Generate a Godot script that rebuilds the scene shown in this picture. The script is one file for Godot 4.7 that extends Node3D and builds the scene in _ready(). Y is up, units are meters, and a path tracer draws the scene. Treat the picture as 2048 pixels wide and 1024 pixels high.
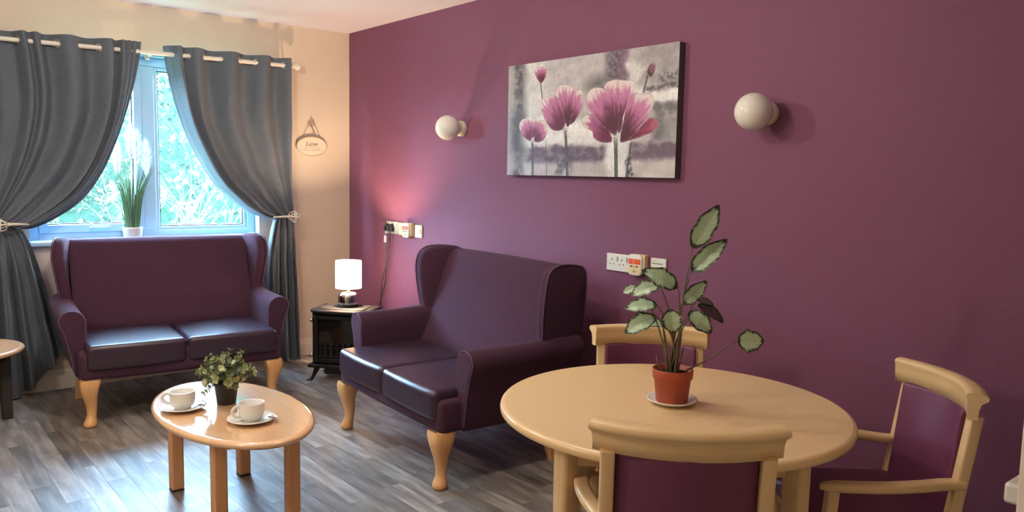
extends Node3D
# A day room with one window wall and one purple wall. The corner of those two walls on the floor is the origin:
# the purple wall is the plane x = 0, the window wall is the plane z = 0, the room lies at x < 0, z > 0.

const WEST := -4.4
const SOUTH := 6.0
const HIGH := 2.4

var M := {}
var rng := RandomNumberGenerator.new()


func _ready() -> void:
	rng.seed = 7
	# ---- camera
	var cam := Camera3D.new()
	cam.name = "camera"
	cam.keep_aspect = Camera3D.KEEP_HEIGHT
	cam.fov = 35.83
	cam.near = 0.02
	cam.far = 200.0
	add_child(cam)
	cam.transform = Transform3D(Basis(Vector3(0.77169, 0.01871, 0.63573), Vector3(0.05043, 0.99462, -0.0905), Vector3(-0.634, 0.1019, 0.76659)).orthonormalized(), Vector3(-2.9028, 1.3701, 5.4718))
	cam.current = true
	# ---- sky and exposure
	var sky_mat := ProceduralSkyMaterial.new()
	sky_mat.sky_top_color = Color(0.68, 0.85, 1.0)
	sky_mat.sky_horizon_color = Color(0.76, 0.91, 1.0)
	sky_mat.ground_horizon_color = Color(0.5, 0.55, 0.5)
	sky_mat.ground_bottom_color = Color(0.3, 0.33, 0.3)
	sky_mat.sun_angle_max = 0.0
	sky_mat.sky_energy_multiplier = SKY_LIGHT
	var sky := Sky.new()
	sky.sky_material = sky_mat
	var env := Environment.new()
	env.background_mode = Environment.BG_SKY
	env.sky = sky
	env.ambient_light_source = Environment.AMBIENT_SOURCE_SKY
	env.tonemap_mode = Environment.TONE_MAPPER_LINEAR
	env.tonemap_exposure = 1.0
	env.sdfgi_enabled = true
	env.ssao_enabled = true
	env.ssil_enabled = true
	var we := WorldEnvironment.new()
	we.name = "world_environment"
	we.environment = env
	add_child(we)
	# ---- unseen lamps: a ceiling light, and two pendants placed to brighten ceiling and room
	make_materials()
	unseen_ceiling_light(Vector3(-1.90, HIGH, 2.00), 1.25, "unseen round white ceiling light above the coffee table")
	pendant(Vector3(-1.35, 2.08, 3.30), 0.43, "unseen white globe pendant lighting the ceiling above the round dining table")  # out of view, hung low so that it lights the ceiling too
	pendant(Vector3(-3.45, 2.02, 3.10), 1.25, "unseen white globe pendant placed to brighten the left half of the room")  # out of view, placed to lift the ceiling and soften contrast in the room
	# ---- the setting
	build_room()
	build_window()
	build_garden()
	# ---- furniture and things
	build_sofas()
	build_coffee_tables()
	build_dining()
	build_stove_and_lamp()
	build_wall_things()
	build_canvas()
	build_curtains()
	build_plants()
	build_cups()

const SKY_LIGHT := 8.5


# =====================================================================================================
# naming
func numbered(called: String, parent: Node) -> String:
	if not parent.has_node(NodePath(called)):
		return called
	var n := 1
	while parent.has_node(NodePath("%s_%03d" % [called, n])):
		n += 1
	return "%s_%03d" % [called, n]


func thing(called: String, label: String, category: String, at := Vector3.ZERO, turn := 0.0, group := "") -> Node3D:
	var o := Node3D.new()
	o.name = numbered(called, self)
	add_child(o, true)
	o.position = at
	o.rotation.y = turn
	return tag(o, label, category, group)


func tag(o: Node3D, label: String, category := "", group := "", kind := "") -> Node3D:
	if label: o.set_meta("label", label)
	if category: o.set_meta("category", category)
	if group: o.set_meta("group", group)
	if kind: o.set_meta("kind", kind)
	return o


func put(called: String, what, mat: Material, parent: Node = null, at := Vector3.ZERO) -> MeshInstance3D:
	var o := MeshInstance3D.new()
	var p: Node = parent if parent else self
	o.name = numbered(called, p)
	o.mesh = what if what is Mesh else what.mesh()
	o.material_override = mat
	o.cast_shadow = GeometryInstance3D.SHADOW_CASTING_SETTING_ON
	p.add_child(o, true)
	o.position = at
	return o


# =====================================================================================================
# mesh builder: pieces are collected as loose triangles, each piece turned so that its faces look outward
class B:
	var v := PackedVector3Array()
	var uv := PackedVector2Array()
	var g := PackedInt32Array()
	var c := PackedColorArray()
	var nrm := PackedVector3Array()
	var col := Color.WHITE
	var t := Transform3D.IDENTITY
	var group := 0

	func tri(a: Vector3, b: Vector3, d: Vector3, sm: int, ua := Vector2.ZERO, ub := Vector2.ZERO, ud := Vector2.ZERO, ca := col, cb := col, cd := col) -> void:
		v.append(t * a); v.append(t * b); v.append(t * d)
		uv.append(ua); uv.append(ub); uv.append(ud)
		c.append(ca); c.append(cb); c.append(cd)
		nrm.append(Vector3.ZERO); nrm.append(Vector3.ZERO); nrm.append(Vector3.ZERO)
		g.append(sm)

	func begin() -> int:
		group = (group + 2) % 60
		return v.size()

	func orient(start: int) -> void:
		var mid := Vector3.ZERO
		for i in range(start, v.size()): mid += v[i]
		mid /= maxi(1, v.size() - start)
		var vol := 0.0
		for i in range(start, v.size(), 3):
			vol += (v[i] - mid).dot((v[i + 1] - mid).cross(v[i + 2] - mid))
		if vol > 0.0:
			for i in range(start, v.size(), 3):
				var a := v[i + 1]; v[i + 1] = v[i + 2]; v[i + 2] = a
				var b := uv[i + 1]; uv[i + 1] = uv[i + 2]; uv[i + 2] = b
				var e := c[i + 1]; c[i + 1] = c[i + 2]; c[i + 2] = e
				var f := nrm[i + 1]; nrm[i + 1] = nrm[i + 2]; nrm[i + 2] = f

	# rows of points; wrap joins the last column to the first; caps close the first and last row
	func grid(rows: Array, wrap := false, caps := false, flat_caps := true, cols: Array = [], smooth := true) -> B:
		var s := begin()
		var sm := group if smooth else -1
		var nu: int = rows[0].size()
		var last := nu if wrap else nu - 1
		for r in rows.size() - 1:
			for i in last:
				var j := (i + 1) % nu
				var a: Vector3 = rows[r][i]; var b: Vector3 = rows[r][j]
				var d: Vector3 = rows[r + 1][i]; var e: Vector3 = rows[r + 1][j]
				var u0 := float(i) / last; var u1 := float(i + 1) / last
				var v0 := float(r) / (rows.size() - 1); var v1 := float(r + 1) / (rows.size() - 1)
				var ca := col; var cb := col; var cd := col; var ce := col
				if cols.size():
					ca = cols[r][i]; cb = cols[r][j]; cd = cols[r + 1][i]; ce = cols[r + 1][j]
				if not a.is_equal_approx(b):
					tri(a, b, d, sm, Vector2(u0, v0), Vector2(u1, v0), Vector2(u0, v1), ca, cb, cd)
				if not d.is_equal_approx(e):
					tri(b, e, d, sm, Vector2(u1, v0), Vector2(u1, v1), Vector2(u0, v1), cb, ce, cd)
		if caps:
			for r in [0, rows.size() - 1]:
				var m := Vector3.ZERO
				for p in rows[r]: m += p
				m /= nu
				for i in nu:
					var a: Vector3 = rows[r][i]; var b: Vector3 = rows[r][(i + 1) % nu]
					if r == 0: tri(b, a, m, -1 if flat_caps else sm)
					else: tri(a, b, m, -1 if flat_caps else sm)
		orient(s)
		return self

	# profile of (radius, height) pairs turned about the y axis
	func lathe(prof: Array, segs := 32, sharp := false) -> B:
		var rows := []
		for p in prof:
			var row := PackedVector3Array()
			for i in segs:
				var a := TAU * i / segs
				row.append(Vector3(cos(a) * p[0], p[1], sin(a) * p[0]))
			rows.append(row)
		if sharp:
			var s0 := v.size()
			for k in rows.size() - 1:
				begin()
				for i in segs:
					var j := (i + 1) % segs
					tri(rows[k][i], rows[k][j], rows[k + 1][i], group)
					tri(rows[k][j], rows[k + 1][j], rows[k + 1][i], group)
			orient(s0)
			return self
		return grid(rows, true)

	func box(size: Vector3, at := Vector3.ZERO, r := 0.004, k := 2) -> B:
		return rbox(size, at, r, k, 1)

	# a box with rounded edges; bend moves each finished point
	func rbox(size: Vector3, at := Vector3.ZERO, r := 0.01, k := 3, inner := 1, bend = null) -> B:
		var s := begin()
		var h := size * 0.5
		r = minf(r, minf(h.x, minf(h.y, h.z)) * 0.999)
		var axes := []
		for ax in 3:
			var l := PackedFloat32Array()
			for i in k: l.append(-h[ax] + r * (1.0 - tan(PI / 4 * (1.0 - float(i) / k))))
			for i in inner + 1: l.append(lerpf(-h[ax] + r, h[ax] - r, float(i) / inner))
			for i in k: l.append(h[ax] - r * (1.0 - tan(PI / 4 * float(i + 1) / k)))
			axes.append(l)
		for ax in 3:
			var u := (ax + 1) % 3; var w := (ax + 2) % 3
			for side in [-1.0, 1.0]:
				var lu: PackedFloat32Array = axes[u]; var lw: PackedFloat32Array = axes[w]
				var rows := []
				var nrows := []
				for a in lu:
					var row := PackedVector3Array()
					var nrow := PackedVector3Array()
					for b in lw:
						var p := Vector3.ZERO
						p[ax] = side * h[ax]; p[u] = a; p[w] = b
						var core := Vector3(clampf(p.x, -h.x + r, h.x - r), clampf(p.y, -h.y + r, h.y - r), clampf(p.z, -h.z + r, h.z - r))
						var away := (p - core).normalized()
						p = core + away * r
						if bend != null: p = bend.call(p)
						row.append(p + at)
						nrow.append(t.basis * away)
					rows.append(row)
					nrows.append(nrow)
				for i in rows.size() - 1:
					for j in lw.size() - 1:
						var a: Vector3 = rows[i][j]; var b: Vector3 = rows[i][j + 1]
						var d: Vector3 = rows[i + 1][j]; var e: Vector3 = rows[i + 1][j + 1]
						var k0 := v.size()
						var na: Vector3 = nrows[i][j]; var nb: Vector3 = nrows[i][j + 1]
						var nd: Vector3 = nrows[i + 1][j]; var ne: Vector3 = nrows[i + 1][j + 1]
						var six: Array
						if side > 0:
							tri(a, b, d, group); tri(b, e, d, group)
							six = [na, nb, nd, nb, ne, nd]
						else:
							tri(a, d, b, group); tri(b, d, e, group)
							six = [na, nd, nb, nb, nd, ne]
						if not bend != null:
							for q in 6: nrm[k0 + q] = six[q]
		orient(s)
		return self

	# a flat outline (x, y) given depth along z from d0 to d1, edges bevelled
	func extrude(poly: PackedVector2Array, d0: float, d1: float, bevel := 0.0, steps := 1, smooth := false) -> B:
		var s := begin()
		var n := poly.size()
		if not Geometry2D.is_polygon_clockwise(poly):
			pass
		else:
			poly = poly.duplicate(); poly.reverse()
		var nor := PackedVector2Array()
		for i in n:
			var e0 := (poly[i] - poly[(i + n - 1) % n]).normalized()
			var e1 := (poly[(i + 1) % n] - poly[i]).normalized()
			var m := Vector2(-e0.y - e1.y, e0.x + e1.x).normalized()
			nor.append(m / maxf(0.35, m.dot(Vector2(-e0.y, e0.x))))
		var test := Vector2.ZERO
		for p in poly: test += p
		var rings := []
		var prof := []
		if bevel > 0:
			for i in steps + 1:
				var a := PI / 2 * i / steps
				prof.append([bevel * (1 - sin(a)), d0 + bevel * (1 - cos(a))])
			for i in range(steps, -1, -1):
				var a := PI / 2 * i / steps
				prof.append([bevel * (1 - sin(a)), d1 - bevel * (1 - cos(a))])
		else:
			prof = [[0.0, d0], [0.0, d1]]
		for pr in prof:
			var row := PackedVector3Array()
			for i in n:
				var q: Vector2 = poly[i] + nor[i] * pr[0]
				row.append(Vector3(q.x, q.y, pr[1]))
			rings.append(row)
		for r in rings.size() - 1:
			for i in n:
				var j := (i + 1) % n
				var sm := group if smooth else -1
				tri(rings[r][i], rings[r][j], rings[r + 1][i], sm)
				tri(rings[r][j], rings[r + 1][j], rings[r + 1][i], sm)
		var flat := PackedVector2Array()
		for p in rings[0]: flat.append(Vector2(p.x, p.y))
		var idx := Geometry2D.triangulate_polygon(flat)
		for i in range(0, idx.size(), 3):
			var a: Vector3 = rings[0][idx[i]]; var b: Vector3 = rings[0][idx[i + 1]]; var d: Vector3 = rings[0][idx[i + 2]]
			var cr := (b - a).cross(d - a).z
			var z := rings.size() - 1
			if cr > 0:
				tri(a, d, b, -1)
				tri(rings[z][idx[i]], rings[z][idx[i + 1]], rings[z][idx[i + 2]], -1)
			else:
				tri(a, b, d, -1)
				tri(rings[z][idx[i]], rings[z][idx[i + 2]], rings[z][idx[i + 1]], -1)
		orient(s)
		return self

	# a profile (x across, y up) carried along a path
	func sweep(path: PackedVector3Array, prof: PackedVector2Array, up := Vector3.UP, scales := PackedFloat32Array(), caps := true, smooth := true) -> B:
		var rows := []
		for i in path.size():
			var tan_: Vector3 = (path[mini(i + 1, path.size() - 1)] - path[maxi(i - 1, 0)]).normalized()
			var side := tan_.cross(up)
			if side.length() < 0.01: side = tan_.cross(Vector3(0.31, 0.2, 0.93))
			side = side.normalized()
			var nn := side.cross(tan_).normalized()
			var k := scales[i] if scales.size() else 1.0
			var row := PackedVector3Array()
			for p in prof: row.append(path[i] + (side * p.x + nn * p.y) * k)
			rows.append(row)
		return grid(rows, true, caps, true, [], smooth)

	func tube(path: PackedVector3Array, r: float, segs := 8, scales := PackedFloat32Array()) -> B:
		var prof := PackedVector2Array()
		for i in segs: prof.append(Vector2(cos(TAU * i / segs), sin(TAU * i / segs)) * r)
		return sweep(path, prof, Vector3(0.13, 0.96, 0.21).normalized(), scales)

	func ball(at: Vector3, r: float, seg := 12, squash := Vector3.ONE) -> B:
		var rows := []
		for k in seg / 2 + 1:
			var a := PI * k / (seg / 2)
			var row := PackedVector3Array()
			for i in seg:
				var b := TAU * i / seg
				row.append(at + Vector3(sin(a) * cos(b), cos(a), sin(a) * sin(b)) * r * squash)
			rows.append(row)
		return grid(rows, true)

	func torus(at: Vector3, basis: Basis, R: float, r: float, n := 24, m := 8) -> B:
		var rows := []
		for i in n + 1:
			var a := TAU * i / n
			var row := PackedVector3Array()
			for k in m:
				var b := TAU * k / m
				row.append(at + basis * Vector3(sin(b) * r, cos(a) * (R + cos(b) * r), sin(a) * (R + cos(b) * r)))
			rows.append(row)
		return grid(rows, true)

	func mesh() -> ArrayMesh:
		var st := SurfaceTool.new()
		st.begin(Mesh.PRIMITIVE_TRIANGLES)
		for i in v.size():
			st.set_smooth_group(g[i / 3])
			st.set_color(c[i]); st.set_uv(uv[i])
			st.add_vertex(v[i])
		st.generate_normals()
		var arr := st.commit_to_arrays()
		var ns: PackedVector3Array = arr[Mesh.ARRAY_NORMAL]
		for i in ns.size():
			if nrm[i] != Vector3.ZERO: ns[i] = nrm[i]
		arr[Mesh.ARRAY_NORMAL] = ns
		var out := ArrayMesh.new()
		out.add_surface_from_arrays(Mesh.PRIMITIVE_TRIANGLES, arr)
		return out


static func spline(pts: Array, n: int) -> PackedVector3Array:
	var cv := Curve3D.new()
	for i in pts.size():
		var a: Vector3 = pts[maxi(i - 1, 0)]; var b: Vector3 = pts[mini(i + 1, pts.size() - 1)]
		var tn := (b - a) / 6.0
		cv.add_point(pts[i], -tn, tn)
	cv.bake_interval = 0.004
	var out := PackedVector3Array()
	var l := cv.get_baked_length()
	for i in n + 1: out.append(cv.sample_baked(l * i / n, true))
	return out


static func circle2(r: float, n: int) -> PackedVector2Array:
	var out := PackedVector2Array()
	for i in n: out.append(Vector2(cos(TAU * i / n), sin(TAU * i / n)) * r)
	return out


# a rectangle with rounded corners, as an outline
static func round_rect(w: float, h: float, r: float, k := 4) -> PackedVector2Array:
	var out := PackedVector2Array()
	for q in 4:
		var cx := (w / 2 - r) * (1 if q == 0 or q == 3 else -1)
		var cy := (h / 2 - r) * (1 if q < 2 else -1)
		for i in k + 1:
			var a := PI / 2 * (q + float(i) / k)
			out.append(Vector2(cx + cos(a) * r, cy + sin(a) * r))
	return out


static func grow(a: PackedVector2Array, by: Vector2) -> PackedVector2Array:
	var out := PackedVector2Array()
	for p in a: out.append(p + by)
	return out


# =====================================================================================================
# materials
func mat(col: Color, rough := 0.6, metal := 0.0, spec := 0.5) -> StandardMaterial3D:
	var m := StandardMaterial3D.new()
	m.albedo_color = col
	m.roughness = rough
	m.metallic = metal
	m.metallic_specular = spec
	return m


func srgb(r: int, g: int, b: int) -> Color:
	return Color(r / 255.0, g / 255.0, b / 255.0)


func noise_image(w: int, h: int, fx: float, fy: float, seed_: int, octaves := 4) -> PackedFloat32Array:
	var n := FastNoiseLite.new()
	n.seed = seed_
	n.noise_type = FastNoiseLite.TYPE_SIMPLEX_SMOOTH
	n.frequency = 1.0
	n.fractal_octaves = octaves
	var out := PackedFloat32Array()
	out.resize(w * h)
	# wrapped on a torus in four dimensions would be dear: mirror-free blending over the edge instead
	for y in h:
		for x in w:
			var a := n.get_noise_2d(x * fx, y * fy)
			var bx := smoothstep(0.85, 1.0, float(x) / w)
			var by := smoothstep(0.85, 1.0, float(y) / h)
			if bx > 0: a = lerpf(a, n.get_noise_2d((x - w) * fx, y * fy), bx)
			if by > 0: a = lerpf(a, n.get_noise_2d(x * fx, (y - h) * fy), by)
			out[y * w + x] = a
	return out


func gray_texture(a: PackedFloat32Array, w: int, h: int, lo: float, hi: float) -> ImageTexture:
	var b := PackedByteArray()
	b.resize(w * h)
	for i in w * h: b[i] = int(clampf(remap(a[i], -0.7, 0.7, lo, hi), 0, 1) * 255)
	return ImageTexture.create_from_image(Image.create_from_data(w, h, false, Image.FORMAT_L8, b))


func color_texture(a: PackedFloat32Array, w: int, h: int, lo: Color, hi: Color) -> ImageTexture:
	var b := PackedByteArray()
	b.resize(w * h * 3)
	for i in w * h:
		var k := lo.lerp(hi, clampf(remap(a[i], -0.6, 0.6, 0, 1), 0, 1))
		b[i * 3] = int(k.r * 255); b[i * 3 + 1] = int(k.g * 255); b[i * 3 + 2] = int(k.b * 255)
	return ImageTexture.create_from_image(Image.create_from_data(w, h, false, Image.FORMAT_RGB8, b))


func bumpy(m: StandardMaterial3D, tex: Texture2D, cm: float) -> StandardMaterial3D:
	m.heightmap_enabled = true
	m.heightmap_texture = tex
	m.heightmap_scale = cm
	return m


func triplanar(m: StandardMaterial3D, s: Vector3, world := false) -> StandardMaterial3D:
	m.uv1_triplanar = true
	m.uv1_world_triplanar = world
	m.uv1_scale = s
	return m


func wood(lo: Color, hi: Color, rough: float, s: Vector3, coat := 0.0) -> StandardMaterial3D:
	var m := mat(Color.WHITE, rough)
	m.albedo_texture = color_texture(M.grain_a, 256, 256, lo, hi)
	triplanar(m, s)
	if coat > 0:
		m.clearcoat_enabled = true
		m.clearcoat = coat
		m.clearcoat_roughness = 0.08
	return m


func make_materials() -> void:
	# grain: stretched along the texture's y
	M.grain_a = noise_image(256, 256, 0.16, 0.012, 3, 4)
	var plaster := gray_texture(noise_image(256, 256, 0.11, 0.11, 5, 5), 256, 256, 0.0, 1.0)
	var wv := PackedFloat32Array(); wv.resize(128 * 128)
	var wn := noise_image(128, 128, 0.2, 0.2, 9, 3)
	for y in 128:
		for x in 128:
			wv[y * 128 + x] = 0.3 * sin(TAU * x / 8.0) * (1 if (y / 4) % 2 else -1) + 0.3 * sin(TAU * y / 8.0) + 0.35 * wn[y * 128 + x]
	var weave := gray_texture(wv, 128, 128, 0.0, 1.0)
	var slub := noise_image(256, 256, 0.02, 0.35, 12, 4)
	var slub2 := noise_image(256, 256, 0.35, 0.02, 13, 4)
	for i in 65536: slub[i] = 0.5 * slub[i] + 0.5 * slub2[i]

	M.purple_wall = bumpy(triplanar(mat(srgb(123, 77, 102), 0.57, 0.0, 0.32), Vector3(6, 6, 6), true), plaster, 0.10)
	M.cream_wall = bumpy(triplanar(mat(srgb(218, 203, 182), 0.7), Vector3(6, 6, 6), true), plaster, 0.12)
	M.ceiling = bumpy(triplanar(mat(srgb(228, 224, 232), 0.85), Vector3(5, 5, 5), true), plaster, 0.10)
	M.white_gloss = mat(srgb(232, 226, 218), 0.35)
	M.cream_gloss = mat(srgb(236, 226, 210), 0.4)
	M.upvc = mat(srgb(178, 212, 234), 0.3)
	M.gasket = mat(srgb(40, 42, 44), 0.7)
	var glass := mat(Color(0.9, 0.98, 0.98, 0.06), 0.0)
	glass.transparency = BaseMaterial3D.TRANSPARENCY_ALPHA
	M.glass = glass

	M.fabric = bumpy(triplanar(mat(Color.WHITE, 0.85, 0.0, 0.12), Vector3(7, 7, 7)), weave, 0.05)
	M.fabric.albedo_texture = color_texture(slub, 256, 256, srgb(60, 39, 53), srgb(83, 56, 72))
	M.fabric.rim_enabled = true
	M.fabric.rim = 0.1
	M.piping = mat(srgb(84, 58, 86), 0.7)
	M.vinyl = bumpy(triplanar(mat(srgb(52, 36, 50), 0.36, 0.0, 0.5), Vector3(10, 10, 10)), plaster, 0.02)
	M.chair_vinyl = bumpy(triplanar(mat(srgb(104, 48, 80), 0.5), Vector3(10, 10, 10)), plaster, 0.02)
	M.curtain = bumpy(triplanar(mat(Color.WHITE, 0.75, 0.0, 0.3), Vector3(6, 6, 6)), weave, 0.06)
	M.curtain.albedo_texture = color_texture(slub, 256, 256, srgb(78, 86, 95), srgb(114, 123, 134))
	M.curtain.rim_enabled = true
	M.curtain.rim = 0.15

	M.beech = wood(srgb(220, 187, 136), srgb(229, 201, 153), 0.38, Vector3(3, 3, 0.9))
	M.beech_x = wood(srgb(220, 187, 136), srgb(229, 201, 153), 0.38, Vector3(0.12, 26, 26))
	M.beech_top = wood(srgb(224, 192, 142), srgb(229, 199, 150), 0.30, Vector3(0.10, 26, 26))
	M.beech_y = wood(srgb(220, 187, 138), srgb(230, 202, 155), 0.38, Vector3(5, 0.8, 5))
	M.coffee_top = wood(srgb(226, 178, 132), srgb(236, 194, 148), 0.15, Vector3(3.0, 3, 0.9), 1.0)
	M.coffee_top.metallic_specular = 3.5
	M.side_top = wood(srgb(214, 166, 124), srgb(224, 180, 138), 0.35, Vector3(3.0, 3, 0.9))
	M.coffee_leg = wood(srgb(206, 150, 102), srgb(222, 170, 120), 0.3, Vector3(5, 0.9, 5))
	M.leg_beech = wood(srgb(214, 160, 104), srgb(228, 178, 124), 0.3, Vector3(5, 1.0, 5))
	M.dark_foot = mat(srgb(40, 34, 30), 0.6)

	M.inner_green = bumpy(triplanar(mat(srgb(40, 74, 56), 0.9, 0.0, 0.2), Vector3(3, 3, 3)), plaster, 4.0)
	M.black_iron = bumpy(triplanar(mat(srgb(22, 22, 23), 0.45, 0.0, 0.35), Vector3(9, 9, 9)), plaster, 0.02)
	M.black_glass = mat(srgb(12, 13, 13), 0.12)
	M.black_plastic = mat(srgb(26, 26, 28), 0.45)
	M.chrome = mat(srgb(205, 203, 200), 0.12, 1.0)
	M.steel = mat(srgb(190, 195, 200), 0.2, 1.0)
	M.brass_dark = mat(srgb(96, 84, 92), 0.35, 1.0)
	M.white_plastic = mat(srgb(228, 222, 208), 0.35)
	M.plate_white = mat(srgb(222, 222, 212), 0.35)
	M.ivory_plastic = mat(srgb(228, 208, 164), 0.4)
	M.orange = mat(srgb(224, 86, 34), 0.45)
	M.hole = mat(srgb(38, 34, 34), 0.8)
	M.opal = mat(srgb(228, 224, 216), 0.05, 0.0, 0.6)
	M.china = mat(srgb(236, 235, 230), 0.16)
	M.terracotta = mat(srgb(166, 76, 48), 0.5)
	M.soil = bumpy(triplanar(mat(srgb(38, 30, 26), 1.0), Vector3(20, 20, 20)), plaster, 0.6)
	M.leaf = mat(Color.WHITE, 0.42)
	M.leaf.vertex_color_use_as_albedo = true
	M.leaf.backlight_enabled = true
	M.leaf.backlight = Color(0.12, 0.14, 0.08)
	M.stem = mat(srgb(104, 84, 66), 0.6)
	M.stem_green = mat(srgb(92, 104, 66), 0.6)
	M.rope = mat(srgb(150, 132, 112), 0.9)
	M.plaque = mat(srgb(222, 208, 190), 0.6)
	M.ink = mat(srgb(52, 44, 40), 0.7)
	M.lining = mat(srgb(150, 160, 170), 0.8)


# =====================================================================================================
# the room
func unseen_ceiling_light(at: Vector3, energy: float, label: String) -> void:
	var t := thing("unseen_ceiling_light", label, "ceiling light", at, 0.0, "unseen lit round ceiling lights")
	put("rim", B.new().lathe([[0.0, 0.0], [0.125, 0.0], [0.13, -0.012], [0.125, -0.03], [0.115, -0.03], [0.112, -0.02], [0.0, -0.02]], 40), M.white_plastic, t)
	var glow := mat(srgb(255, 244, 226), 0.5)
	glow.emission_enabled = true
	glow.emission = Color(1.0, 0.86, 0.66)
	glow.emission_energy_multiplier = 5.0
	put("diffuser", B.new().lathe([[0.0, -0.021], [0.110, -0.021], [0.108, -0.034], [0.08, -0.045], [0.0, -0.05]], 40), glow, t)
	var l := OmniLight3D.new()
	l.name = "bulb"
	l.light_color = Color(1.0, 0.955, 0.89)
	l.light_energy = energy
	l.light_size = 0.06
	l.omni_range = 9.0
	l.omni_attenuation = 2.0
	l.shadow_enabled = true
	t.add_child(l)
	l.position = Vector3(0, -0.12, 0)


func pendant(at: Vector3, energy: float, label: String) -> void:
	var t := thing("unseen_pendant_light", label, "pendant light", Vector3(at.x, HIGH, at.z), 0.0, "unseen lit globe pendant lights")
	var y := at.y - HIGH
	put("ceiling_rose", B.new().lathe([[0.0, 0.0], [0.045, 0.0], [0.045, -0.008], [0.02, -0.025], [0.0, -0.026]], 32), M.white_plastic, t)
	put("cord", B.new().tube(PackedVector3Array([Vector3(0, -0.02, 0), Vector3(0, y + 0.10, 0)]), 0.003, 8), M.white_plastic, t)
	put("cap", B.new().lathe([[0.0, y + 0.115], [0.02, y + 0.113], [0.034, y + 0.085], [0.034, y + 0.07], [0.0, y + 0.07]], 28), M.white_plastic, t)
	var glow := mat(srgb(255, 246, 232), 0.4)
	glow.emission_enabled = true
	glow.emission = Color(1.0, 0.88, 0.72)
	glow.emission_energy_multiplier = 5.0
	put("globe", B.new().ball(Vector3(0, y, 0), 0.085, 28), glow, t)
	var l := OmniLight3D.new()
	l.name = "bulb"
	l.light_color = Color(1.0, 0.955, 0.89)
	l.light_energy = energy
	l.light_size = 0.07
	l.omni_range = 9.0
	l.omni_attenuation = 2.0
	l.shadow_enabled = true
	t.add_child(l)
	l.position = Vector3(0, y, 0)


func structure(called: String, b, m: Material, label: String, category: String) -> MeshInstance3D:
	var o := put(called, b, m)
	tag(o, label, category, "", "structure")
	return o


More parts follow.
